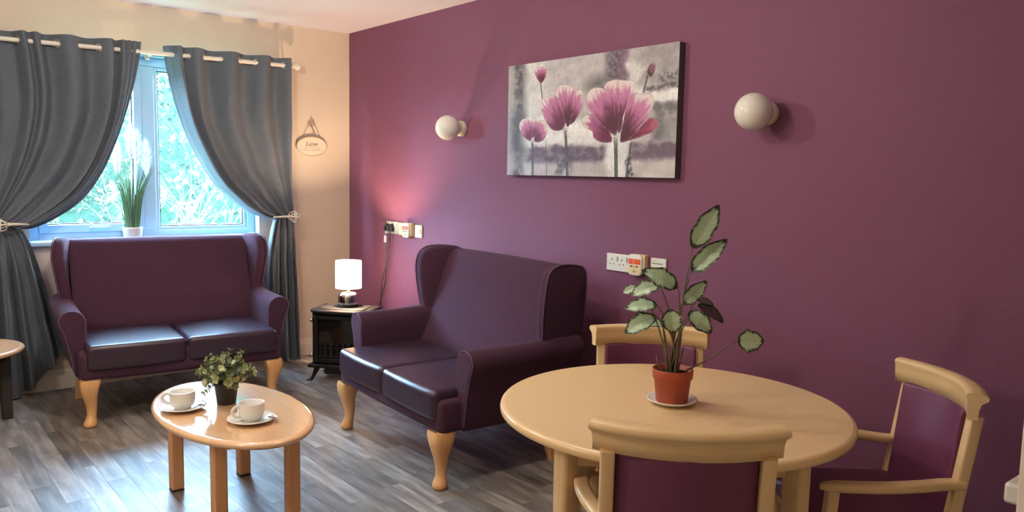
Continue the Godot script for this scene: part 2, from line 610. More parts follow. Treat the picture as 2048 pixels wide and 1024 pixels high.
func build_room() -> void:
	var wx := -WEST
	structure("wall_east", B.new().box(Vector3(0.12, HIGH + 0.1, SOUTH + 0.3), Vector3(0.06, HIGH / 2, SOUTH / 2), 0.001), M.purple_wall, "long purple painted wall with a lightly textured finish", "wall")
	# the window wall with its opening
	var n := B.new()
	var ox0 := -2.12; var ox1 := -0.71; var oy0 := 0.905; var oy1 := 2.085
	var th := 0.22
	n.box(Vector3(ox0 - WEST + 0.12, HIGH + 0.1, th), Vector3((ox0 + WEST - 0.12) / 2, HIGH / 2, -th / 2), 0.001)
	n.box(Vector3(-ox1, HIGH + 0.1, th), Vector3(ox1 / 2, HIGH / 2, -th / 2), 0.001)
	n.box(Vector3(ox1 - ox0, oy0 + 0.05, th), Vector3((ox0 + ox1) / 2, oy0 / 2 - 0.025, -th / 2), 0.001)
	n.box(Vector3(ox1 - ox0, HIGH - oy1 + 0.05, th), Vector3((ox0 + ox1) / 2, (HIGH + oy1) / 2 + 0.025, -th / 2), 0.001)
	structure("wall_north", n, M.cream_wall, "cream painted wall round the window with curtains", "wall")
	structure("wall_west", B.new().box(Vector3(0.12, HIGH + 0.1, SOUTH + 0.3), Vector3(WEST - 0.06, HIGH / 2, SOUTH / 2), 0.001), M.cream_wall, "cream wall at the far left, outside the picture", "wall")
	structure("wall_south", B.new().box(Vector3(wx + 0.24, HIGH + 0.1, 0.12), Vector3(WEST / 2, HIGH / 2, SOUTH + 0.06), 0.001), M.cream_wall, "cream wall behind the viewer", "wall")
	structure("ceiling", B.new().box(Vector3(wx + 0.3, 0.12, SOUTH + 0.3), Vector3(WEST / 2, HIGH + 0.06, SOUTH / 2), 0.001), M.ceiling, "pale off-white ceiling above the window and the purple wall", "ceiling")
	# floor of vinyl planks
	var under := structure("floor", B.new().box(Vector3(wx + 0.3, 0.1, SOUTH + 0.3), Vector3(WEST / 2, -0.0535, SOUTH / 2), 0.001), mat(srgb(112, 107, 103), 0.6), "grey wood-look plank floor under all the furniture", "floor")
	var mats := []
	var ga := noise_image(256, 512, 0.07, 0.006, 21, 5)
	var gb := noise_image(256, 512, 0.024, 0.009, 22, 4)
	for i in ga.size(): ga[i] = ga[i] * 0.42 + gb[i] * 1.0
	var tones := [[112, 104, 97, 166, 160, 154], [90, 84, 79, 146, 139, 133], [118, 112, 106, 174, 167, 160], [102, 94, 87, 154, 145, 136], [80, 75, 72, 136, 129, 123]]
	for tn in tones:
		var pm := mat(Color.WHITE, 0.42, 0.0, 0.65)
		pm.albedo_texture = color_texture(ga, 256, 512, srgb(tn[0], tn[1], tn[2]), srgb(tn[3], tn[4], tn[5]))
		mats.append(pm)
	var pw := 0.092; var pl := 0.64
	var variants := []
	for i in 7:
		variants.append(plank_mesh(pw, pl, i))
	var rest := B.new()
	var x := -0.006
	var row := 0
	while x > WEST:
		var off := fmod(row * 0.417 + 0.13 * sin(row * 12.3), 1.0) * pl
		var z := -off
		while z < SOUTH:
			var xc := x - pw / 2; var zc := z + pl / 2
			var seen := xc > -2.75 and xc < -0.05 and zc > 0.1 and zc < 4.0 and zc < 4.3 + (xc + 1.4) * 1.2
			if zc > -0.2 and zc < SOUTH + 0.2:
				if seen:
					var p := MeshInstance3D.new()
					p.name = numbered("plank", under)
					p.mesh = variants[rng.randi() % 7]
					p.material_override = mats[rng.randi() % 5]
					under.add_child(p, true)
					p.position = Vector3(xc, 0, zc)
				else:
					rest.t = Transform3D(Basis.IDENTITY, Vector3(xc, -0.002, zc))
					add_plank(rest, pw, pl, rng.randi() % 7)
			z += pl
		x -= pw
		row += 1
	var far := put("planks", rest, mats[0], under)
	far.set_meta("kind", "stuff")
	# skirting boards
	var sk := PackedVector2Array([Vector2(0, 0), Vector2(0.018, 0), Vector2(0.018, 0.085), Vector2(0.013, 0.092), Vector2(0.013, 0.105), Vector2(0.008, 0.118), Vector2(0, 0.122)])
	var bn := B.new()
	bn.sweep(PackedVector3Array([Vector3(WEST, 0, 0), Vector3(0, 0, 0)]), sk, Vector3.UP, PackedFloat32Array(), true, false)
	structure("baseboard_north", bn, M.cream_gloss, "cream moulded skirting board under the window", "skirting board")
	var be := B.new()
	be.sweep(PackedVector3Array([Vector3(0, 0, 0.018), Vector3(0, 0, SOUTH)]), sk, Vector3.UP, PackedFloat32Array(), true, false)
	structure("baseboard_east", be, M.purple_wall, "skirting board along the purple wall behind the furniture", "skirting board")
	# the cream edge at the right of the picture: a door standing open
	var d := thing("door_1", "cream door edge standing at the right border of the picture", "door", Vector3(-0.9, 0, 5.30))
	d.set_meta("kind", "structure")
	put("leaf", B.new().box(Vector3(0.044, 2.0, 0.86), Vector3(0.022, 1.005, 0.0), 0.003), M.cream_gloss, d)
	put("handle", B.new().tube(PackedVector3Array([Vector3(-0.002, 1.0, -0.3), Vector3(-0.05, 1.0, -0.3), Vector3(-0.055, 1.0, -0.28), Vector3(-0.055, 1.0, -0.18)]), 0.009, 10), M.chrome, d)
	# lidded bin behind it
	var bin := thing("bin", "white tall bin with an overhanging lid beside the cream door edge", "bin", Vector3(-0.665, 0, 4.955))
	put("body", B.new().rbox(Vector3(0.22, 0.604, 0.25), Vector3(0, 0.302, 0), 0.012), M.white_plastic, bin)
	put("lid", B.new().rbox(Vector3(0.27, 0.052, 0.29), Vector3(0, 0.629, 0), 0.010), M.white_plastic, bin)


func add_plank(b: B, w: float, l: float, k: int) -> void:
	var x := w / 2 - 0.0001; var z := l / 2 - 0.0001; var h := -0.0035
	var e := 0.0003
	var u0 := fmod(k * 0.37, 1.0); var v0 := fmod(k * 0.23, 1.0)
	var us := w / 0.42; var vs := l / 1.6
	var top := [Vector3(-x + e, 0, -z + e), Vector3(x - e, 0, -z + e), Vector3(x - e, 0, z - e), Vector3(-x + e, 0, z - e)]
	var low := [Vector3(-x, h, -z), Vector3(x, h, -z), Vector3(x, h, z), Vector3(-x, h, z)]
	var q := [Vector2(u0, v0), Vector2(u0 + us, v0), Vector2(u0 + us, v0 + vs), Vector2(u0, v0 + vs)]
	b.tri(top[0], top[1], top[2], -1, q[0], q[1], q[2])
	b.tri(top[0], top[2], top[3], -1, q[0], q[2], q[3])
	for i in 4:
		var j := (i + 1) % 4
		b.tri(top[i], low[i], top[j], -1, q[i], q[i], q[j])
		b.tri(top[j], low[i], low[j], -1, q[j], q[i], q[j])


func plank_mesh(w: float, l: float, k: int) -> ArrayMesh:
	var b := B.new()
	add_plank(b, w, l, k)
	return b.mesh()


# =====================================================================================================
# window
func bar(b: B, x0: float, x1: float, y0: float, y1: float, z0: float, z1: float, r := 0.006) -> void:
	b.box(Vector3(x1 - x0, y1 - y0, z1 - z0), Vector3((x0 + x1) / 2, (y0 + y1) / 2, (z0 + z1) / 2), r)


func frame_mesh(x0: float, x1: float, y0: float, y1: float, w: float, z0: float, z1: float, low := -1.0) -> B:
	var b := B.new()
	var wl := w if low < 0 else low
	bar(b, x0, x0 + w, y0, y1, z0, z1)
	bar(b, x1 - w, x1, y0, y1, z0, z1)
	bar(b, x0 + w - 0.002, x1 - w + 0.002, y1 - w, y1, z0, z1)
	bar(b, x0 + w - 0.002, x1 - w + 0.002, y0, y0 + wl, z0, z1)
	return b


func build_window() -> void:
	var t := Node3D.new()
	t.name = "window_1"
	add_child(t)
	t.position = Vector3(-1.415, 0.905, -0.11)
	tag(t, "white two-light window behind the first purple sofa, garden outside", "window", "", "structure")
	var hw := 0.702; var h := 1.177
	put("window_frame", frame_mesh(-hw, hw, 0.002, h, 0.055, -0.05, 0.03), M.upvc, t)
	var mu := B.new()
	bar(mu, -0.04, 0.04, 0.055, h - 0.055, -0.05, 0.032)
	put("mullion", mu, M.upvc, t)
	for s in [-1, 1]:
		var x0 := -hw + 0.056 if s < 0 else 0.041
		var x1 := -0.041 if s < 0 else hw - 0.056
		# the left light is an opening sash, the right one is fixed with a slim bead
		var w := 0.05 if s < 0 else 0.022
		var sash := put("sash" if s < 0 else "glazing_bead", frame_mesh(x0, x1, 0.056, h - 0.056, w, -0.035, 0.045 if s < 0 else 0.02), M.upvc, t)
		put("gasket", frame_mesh(x0 + w, x1 - w, 0.056 + w, h - 0.056 - w, 0.007, -0.02, 0.012), M.gasket, sash)
		put("pane", B.new().box(Vector3(x1 - x0 - 2 * w - 0.006, h - 0.112 - 2 * w - 0.006, 0.006), Vector3((x0 + x1) / 2, h / 2, -0.004), 0.0005, 1), M.glass, sash)
		if s < 0:
			var hd := B.new()
			hd.box(Vector3(0.018, 0.05, 0.012), Vector3(-0.36, 0.085, 0.05), 0.003)
			hd.tube(PackedVector3Array([Vector3(-0.36, 0.085, 0.055), Vector3(-0.36, 0.085, 0.078), Vector3(-0.35, 0.086, 0.082), Vector3(-0.26, 0.09, 0.08)]), 0.007, 8)
			put("handle", hd, M.upvc, sash)
	var sill := B.new()
	sill.rbox(Vector3(1.43, 0.03, 0.155), Vector3(-1.415, 0.905, -0.018), 0.010)
	structure("trim_1", sill, M.upvc, "white window board below the window panes", "window sill")
	# lining of the opening
	var lin := B.new()
	bar(lin, -2.124, -2.117, 0.92, 2.085, -0.078, 0.001, 0.001)
	bar(lin, -0.713, -0.706, 0.92, 2.085, -0.078, 0.001, 0.001)
	bar(lin, -2.117, -0.713, 2.082, 2.087, -0.078, 0.001, 0.001)
	structure("trim_2", lin, M.upvc, "white lining round the window opening behind the curtains", "window trim")


# =====================================================================================================
# garden outside the window
func leaf_cloud(called: String, parent: Node3D, mesh_: Mesh, m: Material, n: int, shape, tints: Array, size: Vector2, seed_: int) -> void:
	var r := RandomNumberGenerator.new()
	r.seed = seed_
	var mm := MultiMesh.new()
	mm.transform_format = MultiMesh.TRANSFORM_3D
	mm.use_colors = true
	mm.mesh = mesh_
	mm.instance_count = n
	for i in n:
		var p: Vector3 = shape.call(r)
		var s := r.randf_range(size.x, size.y)
		var bs := Basis.from_euler(Vector3(r.randf_range(-1.2, 1.2), r.randf_range(0, TAU), r.randf_range(-1.0, 1.0))).scaled(Vector3(s, s, s))
		mm.set_instance_transform(i, Transform3D(bs, p))
		var tn: Color = tints[r.randi() % tints.size()]
		mm.set_instance_color(i, tn.lightened(r.randf_range(0, 0.15)).srgb_to_linear())
	var o := MultiMeshInstance3D.new()
	o.name = numbered(called, parent)
	o.multimesh = mm
	o.material_override = m
	o.set_meta("kind", "stuff")
	parent.add_child(o, true)


func small_leaf() -> ArrayMesh:
	var b := B.new()
	var a := Vector3(0, 0, -0.5); var z := Vector3(0, 0.06, 0.5)
	var l := Vector3(-0.3, 0.1, 0.0); var r := Vector3(0.3, 0.1, 0.0); var m := Vector3(0, 0, 0)
	b.tri(a, l, m, 0); b.tri(l, z, m, 0); b.tri(z, r, m, 0); b.tri(r, a, m, 0)
	return b.mesh()


func build_garden() -> void:
	structure("garden_ground", B.new().box(Vector3(16, 0.2, 9), Vector3(-1, -0.35, -4.85), 0.01), mat(srgb(120, 140, 96), 1.0), "green ground of the garden seen through the window", "lawn")
	var leaf := small_leaf()
	var lm := mat(Color.WHITE, 0.6, 0.0, 0.25)
	lm.vertex_color_use_as_albedo = true
	lm.backlight_enabled = true
	lm.backlight = Color(0.5, 0.5, 0.5)
	lm.cull_mode = BaseMaterial3D.CULL_DISABLED
	var bushes := [
		[Vector3(0.45, 1.15, -4.0), Vector3(1.15, 1.65, 0.8), "dense blue-green evergreen bush behind the right window pane", [srgb(13, 42, 24), srgb(19, 53, 33), srgb(9, 34, 21), srgb(32, 63, 36)], 9000, 31],
		[Vector3(-1.05, 1.1, -5.25), Vector3(1.1, 1.5, 0.5), "pale yellow-green bush behind the left window pane", [srgb(50, 67, 35), srgb(42, 63, 38), srgb(59, 71, 38), srgb(32, 56, 34)], 9000, 32],
	]
	for q in bushes:
		var t := thing("bush", q[2], "bush", Vector3(q[0].x, -0.25, q[0].z))
		put("trunk", B.new().tube(PackedVector3Array([Vector3(0, 0, 0), Vector3(0.05, 0.6, 0.02), Vector3(-0.03, q[0].y + 0.3, 0)]), 0.05, 8), M.stem, t)
		var cen: Vector3 = q[0]; var rad: Vector3 = q[1]
		var f := func(r: RandomNumberGenerator) -> Vector3:
			var d := Vector3(r.randfn(), r.randfn(), r.randfn()).normalized()
			var k := 0.72 + 0.28 * sqrt(r.randf())
			var lump := 1.0 + 0.13 * sin(d.x * 9.0 + cen.x) * sin(d.y * 8.0) + 0.08 * sin(d.z * 13.0 + d.y * 7.0)
			return Vector3(0, cen.y + 0.25, 0) + d * rad * k * lump
		var core := []
		for i in 15:
			var ph := PI * i / 14.0
			var ring := PackedVector3Array()
			for j in 24:
				var th := TAU * j / 24.0
				var d := Vector3(sin(ph) * cos(th), cos(ph), sin(ph) * sin(th))
				ring.append(Vector3(0, cen.y + 0.25, 0) + d * rad * (0.80 + 0.05 * sin(th * 7.0 + ph * 5.0)))
			core.append(ring)
		put("inner_foliage", B.new().grid(core, true), M.inner_green, t)
		leaf_cloud("foliage", t, leaf, lm, q[4], f, q[3], Vector2(0.05, 0.115), q[5])
	# clipped hedge closing the garden behind the bushes
	var hg := thing("hedge", "long clipped hedge closing the garden behind the bushes", "hedge", Vector3(-1.0, -0.25, -6.4))
	put("inner_foliage", B.new().rbox(Vector3(9.0, 2.7, 0.8), Vector3(0, 1.35, 0), 0.2, 3), M.inner_green, hg)
	var hf := func(rr: RandomNumberGenerator) -> Vector3:
		return Vector3(rr.randf_range(-4.4, 4.4), rr.randf_range(0.1, 2.8), 0.38 + rr.randf_range(0, 0.14))
	leaf_cloud("foliage", hg, leaf, lm, 12000, hf, [srgb(48, 79, 60), srgb(66, 93, 71), srgb(39, 68, 55), srgb(81, 99, 68)], Vector2(0.06, 0.12), 51)
	# bare, pale, many-branched shrub with a few yellow leaves in front of the evergreens
	var tw := thing("bare_shrub", "pale bare-twigged shrub with a few yellow leaves outside the window", "shrub", Vector3(-0.55, -0.25, -2.0))
	var br := B.new()
	var r := RandomNumberGenerator.new()
	r.seed = 5
	var tips := []
	for k in 9:
		grow_twig(br, Vector3(r.randf_range(-0.1, 0.1), 0, r.randf_range(-0.1, 0.1)), Vector3(r.randf_range(-0.6, 0.6), 1.0, r.randf_range(-0.25, 0.25)).normalized(), r.randf_range(0.9, 1.4), 0.012, 4, r, tips)
	put("branches", br, mat(srgb(52, 50, 46), 0.8), tw)
	var yl := func(rr: RandomNumberGenerator) -> Vector3:
		return tips[rr.randi() % tips.size()] + Vector3(rr.randf_range(-0.04, 0.04), rr.randf_range(-0.04, 0.04), rr.randf_range(-0.04, 0.04))
	leaf_cloud("yellow_leaves", tw, leaf, lm, 260, yl, [srgb(170, 130, 44), srgb(160, 104, 36), srgb(180, 150, 80)], Vector2(0.04, 0.075), 8)


func grow_twig(b: B, at: Vector3, dir: Vector3, length: float, rad: float, depth: int, r: RandomNumberGenerator, tips: Array) -> void:
	var path := PackedVector3Array([at])
	var sc := PackedFloat32Array([1.0])
	var p := at
	var d := dir
	for i in 4:
		d = (d + Vector3(r.randf_range(-0.2, 0.2), r.randf_range(-0.16, 0.12), r.randf_range(-0.2, 0.2))).normalized()
		p += d * length / 4
		path.append(p)
		sc.append(1.0 - 0.13 * (i + 1))
		if depth > 0 and i > 0:
			var side := (d + Vector3(r.randf_range(-1, 1), r.randf_range(-0.5, 0.7), r.randf_range(-1, 1)) * 0.8).normalized()
			grow_twig(b, p, side, length * r.randf_range(0.42, 0.62), rad * 0.6, depth - 1 - (r.randi() % 2), r, tips)
	b.tube(path, maxf(rad, 0.0016), 5 if depth > 2 else 4, sc)
	if depth <= 1: tips.append(p)


# =====================================================================================================
# sofas
func build_sofas() -> void:
	var a := make_sofa("purple two-seat wing-back sofa in front of the window")
	a.position = Vector3(-1.497, 0, 0.665)
	a.rotation.y = deg_to_rad(-5.3)
	var b: Node3D = a.duplicate()
	b.name = numbered("sofa", self)
	add_child(b, true)
	b.position = Vector3(-0.668, 0, 2.24)
	b.rotation.y = deg_to_rad(-93.8)
	b.set_meta("label", "purple two-seat wing-back sofa against the purple wall")


func make_sofa(label: String) -> Node3D:
	var t := thing("sofa", label, "sofa", Vector3.ZERO, 0.0, "purple two-seat wing-back sofas")
	# upholstered base with a soft front rail
	var bs := B.new()
	bs.rbox(Vector3(1.06, 0.15, 0.69), Vector3(0, 0.325, -0.02), 0.028, 4, 6, func(p: Vector3) -> Vector3:
		var k := clampf((p.z - 0.1) / 0.24, 0, 1)
		return p + Vector3(0, -0.012 * (1 - pow(p.x / 0.53, 2)) * 0.0 + 0.0, 0.010 * k * (1 - pow(p.x / 0.53, 2))))
	put("base", bs, M.fabric, t)
	# two vinyl seat cushions, slightly domed
	for s in [-1, 1]:
		var cb := B.new()
		cb.rbox(Vector3(0.497, 0.135, 0.56), Vector3(0.2505 * s, 0.372, 0.065), 0.026, 5, 12, func(p: Vector3) -> Vector3:
			var ux := p.x / 0.2485; var uz := p.z / 0.28
			var dome := (1 - ux * ux) * (1 - uz * uz)
			var q := p
			if p.y > 0: q.y += 0.016 * dome
			q.y += 0.004 * sin(p.x * 11 + s) * dome
			q.z += 0.012 * (1 - ux * ux) * clampf(uz, 0, 1)
			return q)
		var cush := put("seat_cushion", cb, M.vinyl, t)
		var seam := PackedVector3Array()
		for i in 25:
			var f := float(i) / 24
			var ux := f * 2 - 1
			seam.append(Vector3(0.2505 * s + ux * 0.228, 0.4365, 0.065 + 0.255 + 0.012 * (1 - ux * ux)))
		put("seam", B.new().tube(seam, 0.0035, 6), M.vinyl, cush)
	# raked backrest with a rolled top, crowned forward
	var rows := []
	var prof := []
	# (z, y) outline of the back, front side going up then over the top and down the rear
	var pts := [Vector3(-0.135, 0.42, 0), Vector3(-0.175, 0.50, 0), Vector3(-0.215, 0.60, 0), Vector3(-0.255, 0.70, 0), Vector3(-0.292, 0.80, 0), Vector3(-0.322, 0.875, 0), Vector3(-0.337, 0.915, 0), Vector3(-0.362, 0.94, 0), Vector3(-0.40, 0.945, 0), Vector3(-0.435, 0.93, 0), Vector3(-0.445, 0.89, 0), Vector3(-0.43, 0.75, 0), Vector3(-0.40, 0.50, 0), Vector3(-0.375, 0.27, 0)]
	for i in 41:
		var u := -1.0 + i / 20.0
		var row := PackedVector3Array()
		for p in pts:
			var front := clampf((p.x + 0.44) / 0.1, 0, 1)
			var crown := 0.018 * (1 - pow(absf(u), 3)) * front
			var lift := 0.006 * (1 - u * u) * clampf((p.y - 0.8) / 0.1, 0, 1)
			row.append(Vector3(u * 0.505, p.y + lift, p.x + crown))
		rows.append(row)
	put("backrest", B.new().grid(rows, true, true), M.fabric, t)
	# wings: a flared plate with rounded front corner
	for s in [-1, 1]:
		var wing := B.new()
		var outl := spline([Vector3(-0.44, 0.30, 0), Vector3(-0.445, 0.6, 0), Vector3(-0.455, 0.86, 0), Vector3(-0.44, 0.935, 0), Vector3(-0.36, 0.955, 0), Vector3(-0.27, 0.958, 0), Vector3(-0.205, 0.935, 0), Vector3(-0.178, 0.88, 0), Vector3(-0.172, 0.80, 0), Vector3(-0.178, 0.70, 0), Vector3(-0.188, 0.62, 0), Vector3(-0.196, 0.54, 0), Vector3(-0.2, 0.42, 0)], 60)
		var ring_sets := []
		# layers across the thickness: inner face, rounded edge, outer face
		var lay := [[0.0, 0.020], [0.006, 0.006], [0.020, 0.0], [0.046, 0.0], [0.060, 0.006], [0.066, 0.020]]
		var cen := Vector3(-0.33, 0.66, 0)
		for l in lay:
			var ring := PackedVector3Array()
			for p in outl:
				var inw := (cen - p).normalized() * float(l[1])
				var q: Vector3 = p + inw
				var fl := clampf((q.x + 0.36) / 0.19, 0, 1)
				var flare := 0.052 * fl * clampf((q.y - 0.5) / 0.35, 0, 1.0)
				ring.append(Vector3(s * (0.495 + float(l[0]) + flare), q.y, q.x))
			ring_sets.append(ring)
		wing.grid(ring_sets, true, true, false)
		var w := put("wing", wing, M.fabric, t)
		var pp := PackedVector3Array()
		for i in range(14, 61):
			var p := outl[i]
			var fl := clampf((p.x + 0.36) / 0.19, 0, 1)
			pp.append(Vector3(s * (0.495 + 0.058 + 0.052 * fl * clampf((p.y - 0.5) / 0.35, 0, 1)), p.y + (0.001), p.x + 0.001))
		put("piping", B.new().tube(pp, 0.0045, 6), M.piping, w)
	# rolled arms: outline across (x, y), carried front to back, narrowing to the foot
	for s in [-1, 1]:
		var o := spline([Vector3(0.488, 0.27, 0), Vector3(0.484, 0.40, 0), Vector3(0.482, 0.50, 0), Vector3(0.487, 0.565, 0), Vector3(0.510, 0.600, 0), Vector3(0.548, 0.614, 0), Vector3(0.590, 0.603, 0), Vector3(0.613, 0.570, 0), Vector3(0.610, 0.535, 0), Vector3(0.594, 0.500, 0), Vector3(0.580, 0.45, 0), Vector3(0.562, 0.36, 0), Vector3(0.546, 0.28, 0), Vector3(0.535, 0.252, 0), Vector3(0.50, 0.25, 0)], 56)
		var rings := []
		var zs := [0.222, 0.219, 0.212, 0.20, 0.1, 0.0, -0.1, -0.2, -0.3, -0.4]
		var ins := [0.016, 0.007, 0.002, 0.0, 0.0, 0.0, 0.0, 0.0, 0.0, 0.0]
		var mid := Vector3(0.54, 0.47, 0)
		for k in zs.size():
			var ring := PackedVector3Array()
			for p in o:
				var q: Vector3 = p + (Vector3(0.545, clampf(p.y, 0.33, 0.54), 0) - p).normalized() * float(ins[k])
				var rise := 0.0
				if zs[k] < -0.05: rise = 0.012 * clampf((-0.05 - zs[k]) / 0.2, 0, 1) * clampf((q.y - 0.5) / 0.05, 0, 1)
				ring.append(Vector3(s * q.x, q.y + rise, zs[k]))
			rings.append(ring)
		var arm := put("arm", B.new().grid(rings, true, true), M.fabric, t)
		var pipe := PackedVector3Array()
		for i in range(6, 53):
			var p := o[i]
			var q: Vector3 = p + (Vector3(0.545, clampf(p.y, 0.33, 0.54), 0) - p).normalized() * 0.004
			pipe.append(Vector3(s * q.x, q.y, 0.218))
		put("piping", B.new().tube(pipe, 0.0045, 6), M.piping, arm)
	# the outside of the back
	put("back_panel", B.new().rbox(Vector3(1.05, 0.62, 0.03), Vector3(0, 0.57, -0.418), 0.012, 3, 1, func(p: Vector3) -> Vector3: return p + Vector3(0, 0, -0.075 * (p.y + 0.3))), M.fabric, t)
	# nail heads along the front corners
	var nails := B.new()
	for s in [-1, 1]:
		for i in 7:
			nails.ball(Vector3(s * (0.5 - i * 0.016), 0.262, 0.332 + 0.001 * i), 0.0042, 8)
		for i in 5:
			nails.ball(Vector3(s * 0.532, 0.262, 0.30 - i * 0.018), 0.0042, 8)
	var nl := put("nail_trim", nails, M.brass_dark, t)
	nl.set_meta("label", "row of small metal nail heads")
	# cabriole front legs and raked square rear legs
	for s in [-1, 1]:
		var lr := []
		# height, sideways shift outwards, forward shift, radius, squareness
		var st := [[0.256, 0.0, 0.0, 0.055, 0.8], [0.235, 0.004, 0.004, 0.055, 0.75], [0.205, 0.007, 0.008, 0.049, 0.6], [0.17, 0.006, 0.008, 0.040, 0.45], [0.13, 0.0, 0.002, 0.031, 0.3], [0.095, -0.003, -0.002, 0.026, 0.1], [0.065, -0.002, 0.0, 0.0235, 0.0], [0.045, 0.002, 0.004, 0.026, 0.0], [0.028, 0.006, 0.009, 0.032, 0.0], [0.014, 0.008, 0.011, 0.034, 0.0], [0.004, 0.008, 0.011, 0.029, 0.0], [0.0, 0.008, 0.011, 0.022, 0.0]]
		for q in st:
			var ring := PackedVector3Array()
			for i in 24:
				var an := TAU * i / 24
				var cx := cos(an); var cz := sin(an)
				var sqr := 1.0 / maxf(absf(cx), absf(cz))
				var rr: float = q[3] * lerpf(1.0, sqr * 0.86, q[4])
				# the inner back of the knee is cut in
				var ring_x: float = s * (0.482 + q[1]) + cx * rr
				ring.append(Vector3(ring_x, q[0], 0.292 + q[2] + cz * rr))
			lr.append(ring)
		put("front_leg", B.new().grid(lr, true, true), M.leg_beech, t)
		var rl := B.new()
		var pr := PackedVector3Array([Vector3(s * 0.46, 0.27, -0.27), Vector3(s * 0.475, 0.12, -0.30), Vector3(s * 0.482, 0.0, -0.335)])
		rl.sweep(pr, round_rect(0.046, 0.046, 0.008, 2), Vector3(0, 0, 1), PackedFloat32Array([1.15, 0.95, 0.8]), true, false)
		put("rear_leg", rl, M.leg_beech, t)
	return t


# =====================================================================================================
# coffee tables
func build_coffee_tables() -> void:
	var t := thing("coffee_table", "oval light wood coffee table with two cups on it", "coffee table", Vector3(-1.764, 0, 2.306), 0.0, "light wood coffee tables")
	var top := B.new()
	var bev := 0.022
	var prof := [[-0.03, 0.372], [-0.008, 0.374], [-0.001, 0.382], [0.0, 0.388], [-0.003, 0.394], [-0.011, 0.3985], [-0.022, 0.40]]
	ellipse_slab(top, 0.279, 0.508, prof)
	put("tabletop", top, M.coffee_top, t)
	for sx in [-1, 1]:
		for sz in [-1, 1]:
			var l := B.new()
			l.rbox(Vector3(0.052, 0.366, 0.052), Vector3(0.145 * sx, 0.189, 0.262 * sz), 0.009, 3)
			put("leg", l, M.coffee_leg, t)
			put("foot", B.new().rbox(Vector3(0.05, 0.008, 0.05), Vector3(0.145 * sx, 0.004, 0.262 * sz), 0.003), M.dark_foot, t)
	for s in [-1, 1]:
		put("apron", B.new().box(Vector3(0.018, 0.05, 0.475), Vector3(0.145 * s, 0.346, 0), 0.002), M.coffee_leg, t)
		put("apron", B.new().box(Vector3(0.24, 0.05, 0.018), Vector3(0, 0.346, 0.262 * s), 0.002), M.coffee_leg, t)
	# the round one cut by the left border
	var u := thing("side_table", "round wooden side table at the left border before the curtain", "side table", Vector3(-2.53, 0, 0.462))
	var top2 := B.new()
	ellipse_slab(top2, 0.295, 0.295, prof)
	put("tabletop", top2, M.side_top, u)
	for k in 4:
		var a := PI / 4 + PI / 2 * k - 0.62
		put("leg", B.new().rbox(Vector3(0.05, 0.372, 0.05), Vector3(cos(a) * 0.2, 0.186, sin(a) * 0.2), 0.008, 3), M.dark_foot, u)
	put("apron", B.new().lathe([[0.19, 0.33], [0.21, 0.33], [0.21, 0.372], [0.19, 0.372]], 40, true), M.dark_foot, u)


func ellipse_slab(b: B, ax: float, az: float, prof: Array) -> void:
	var rows := []
	for p in prof:
		var row := PackedVector3Array()
		for i in 112:
			var a := TAU * i / 112
			row.append(Vector3(cos(a) * (ax + p[0]), p[1], sin(a) * (az + p[0])))
		rows.append(row)
	b.grid(rows, true, true, true)


# =====================================================================================================
# dining table and chairs
func build_dining() -> void:
	var c := Vector3(-1.03, 0, 3.98)
	var t := thing("dining_table", "round pale beech dining table with the potted plant on it", "dining table", c)
	var top := B.new()
	ellipse_slab(top, 0.52, 0.52, [[-0.03, 0.6645], [-0.004, 0.6655], [-0.001, 0.668], [0.0, 0.676], [-0.0015, 0.683], [-0.006, 0.688], [-0.014, 0.690]])
	put("tabletop", top, M.beech_top, t)
	var legs := []
	for k in 4:
		var a := PI / 2 * k + 0.02
		var p := Vector3(cos(a) * 0.425, 0, sin(a) * 0.425)
		legs.append(p)
		var b := B.new()
		var out := PackedVector2Array()
		# square inside, rounded outside
		for q in round_rect(0.064, 0.056, 0.016, 4): out.append(q)
		b.t = Transform3D(Basis(Vector3.UP, -a), p)
		b.sweep(PackedVector3Array([Vector3(0, 0, 0), Vector3(0, 0.657, 0)]), out, Vector3(0, 0, 1), PackedFloat32Array([0.88, 1.0]), true, true)
		put("leg", b, M.beech_y, t)
	for k in 4:
		var p: Vector3 = legs[k]; var q: Vector3 = legs[(k + 1) % 4]
		var m := (p + q) / 2
		var d := q - p
		var b := B.new()
		b.t = Transform3D(Basis(Vector3.UP, atan2(-d.z, d.x)), m)
		b.box(Vector3(d.length() - 0.04, 0.062, 0.02), Vector3(0, 0.625, 0), 0.002)
		put("apron", b, M.beech_x, t)
	var a1 := make_chair("wooden armchair with purple back pushed in nearest the viewer")
	a1.position = Vector3(-1.300, 0, 4.212)
	a1.rotation.y = deg_to_rad(135.4)
	var a2: Node3D = a1.duplicate()
	a2.name = numbered("dining_chair", self)
	add_child(a2, true)
	a2.position = Vector3(-0.774, 0, 3.70)
	a2.rotation.y = deg_to_rad(-44.0)
	a2.set_meta("label", "wooden armchair with purple back between the round table and the wall sockets")
	var a3: Node3D = a1.duplicate()
	a3.name = numbered("dining_chair", self)
	add_child(a3, true)
	a3.position = Vector3(-0.640, 0, 4.372)
	a3.rotation.y = deg_to_rad(-130.0)
	a3.set_meta("label", "wooden armchair with purple back at the right, drawn out from the table")


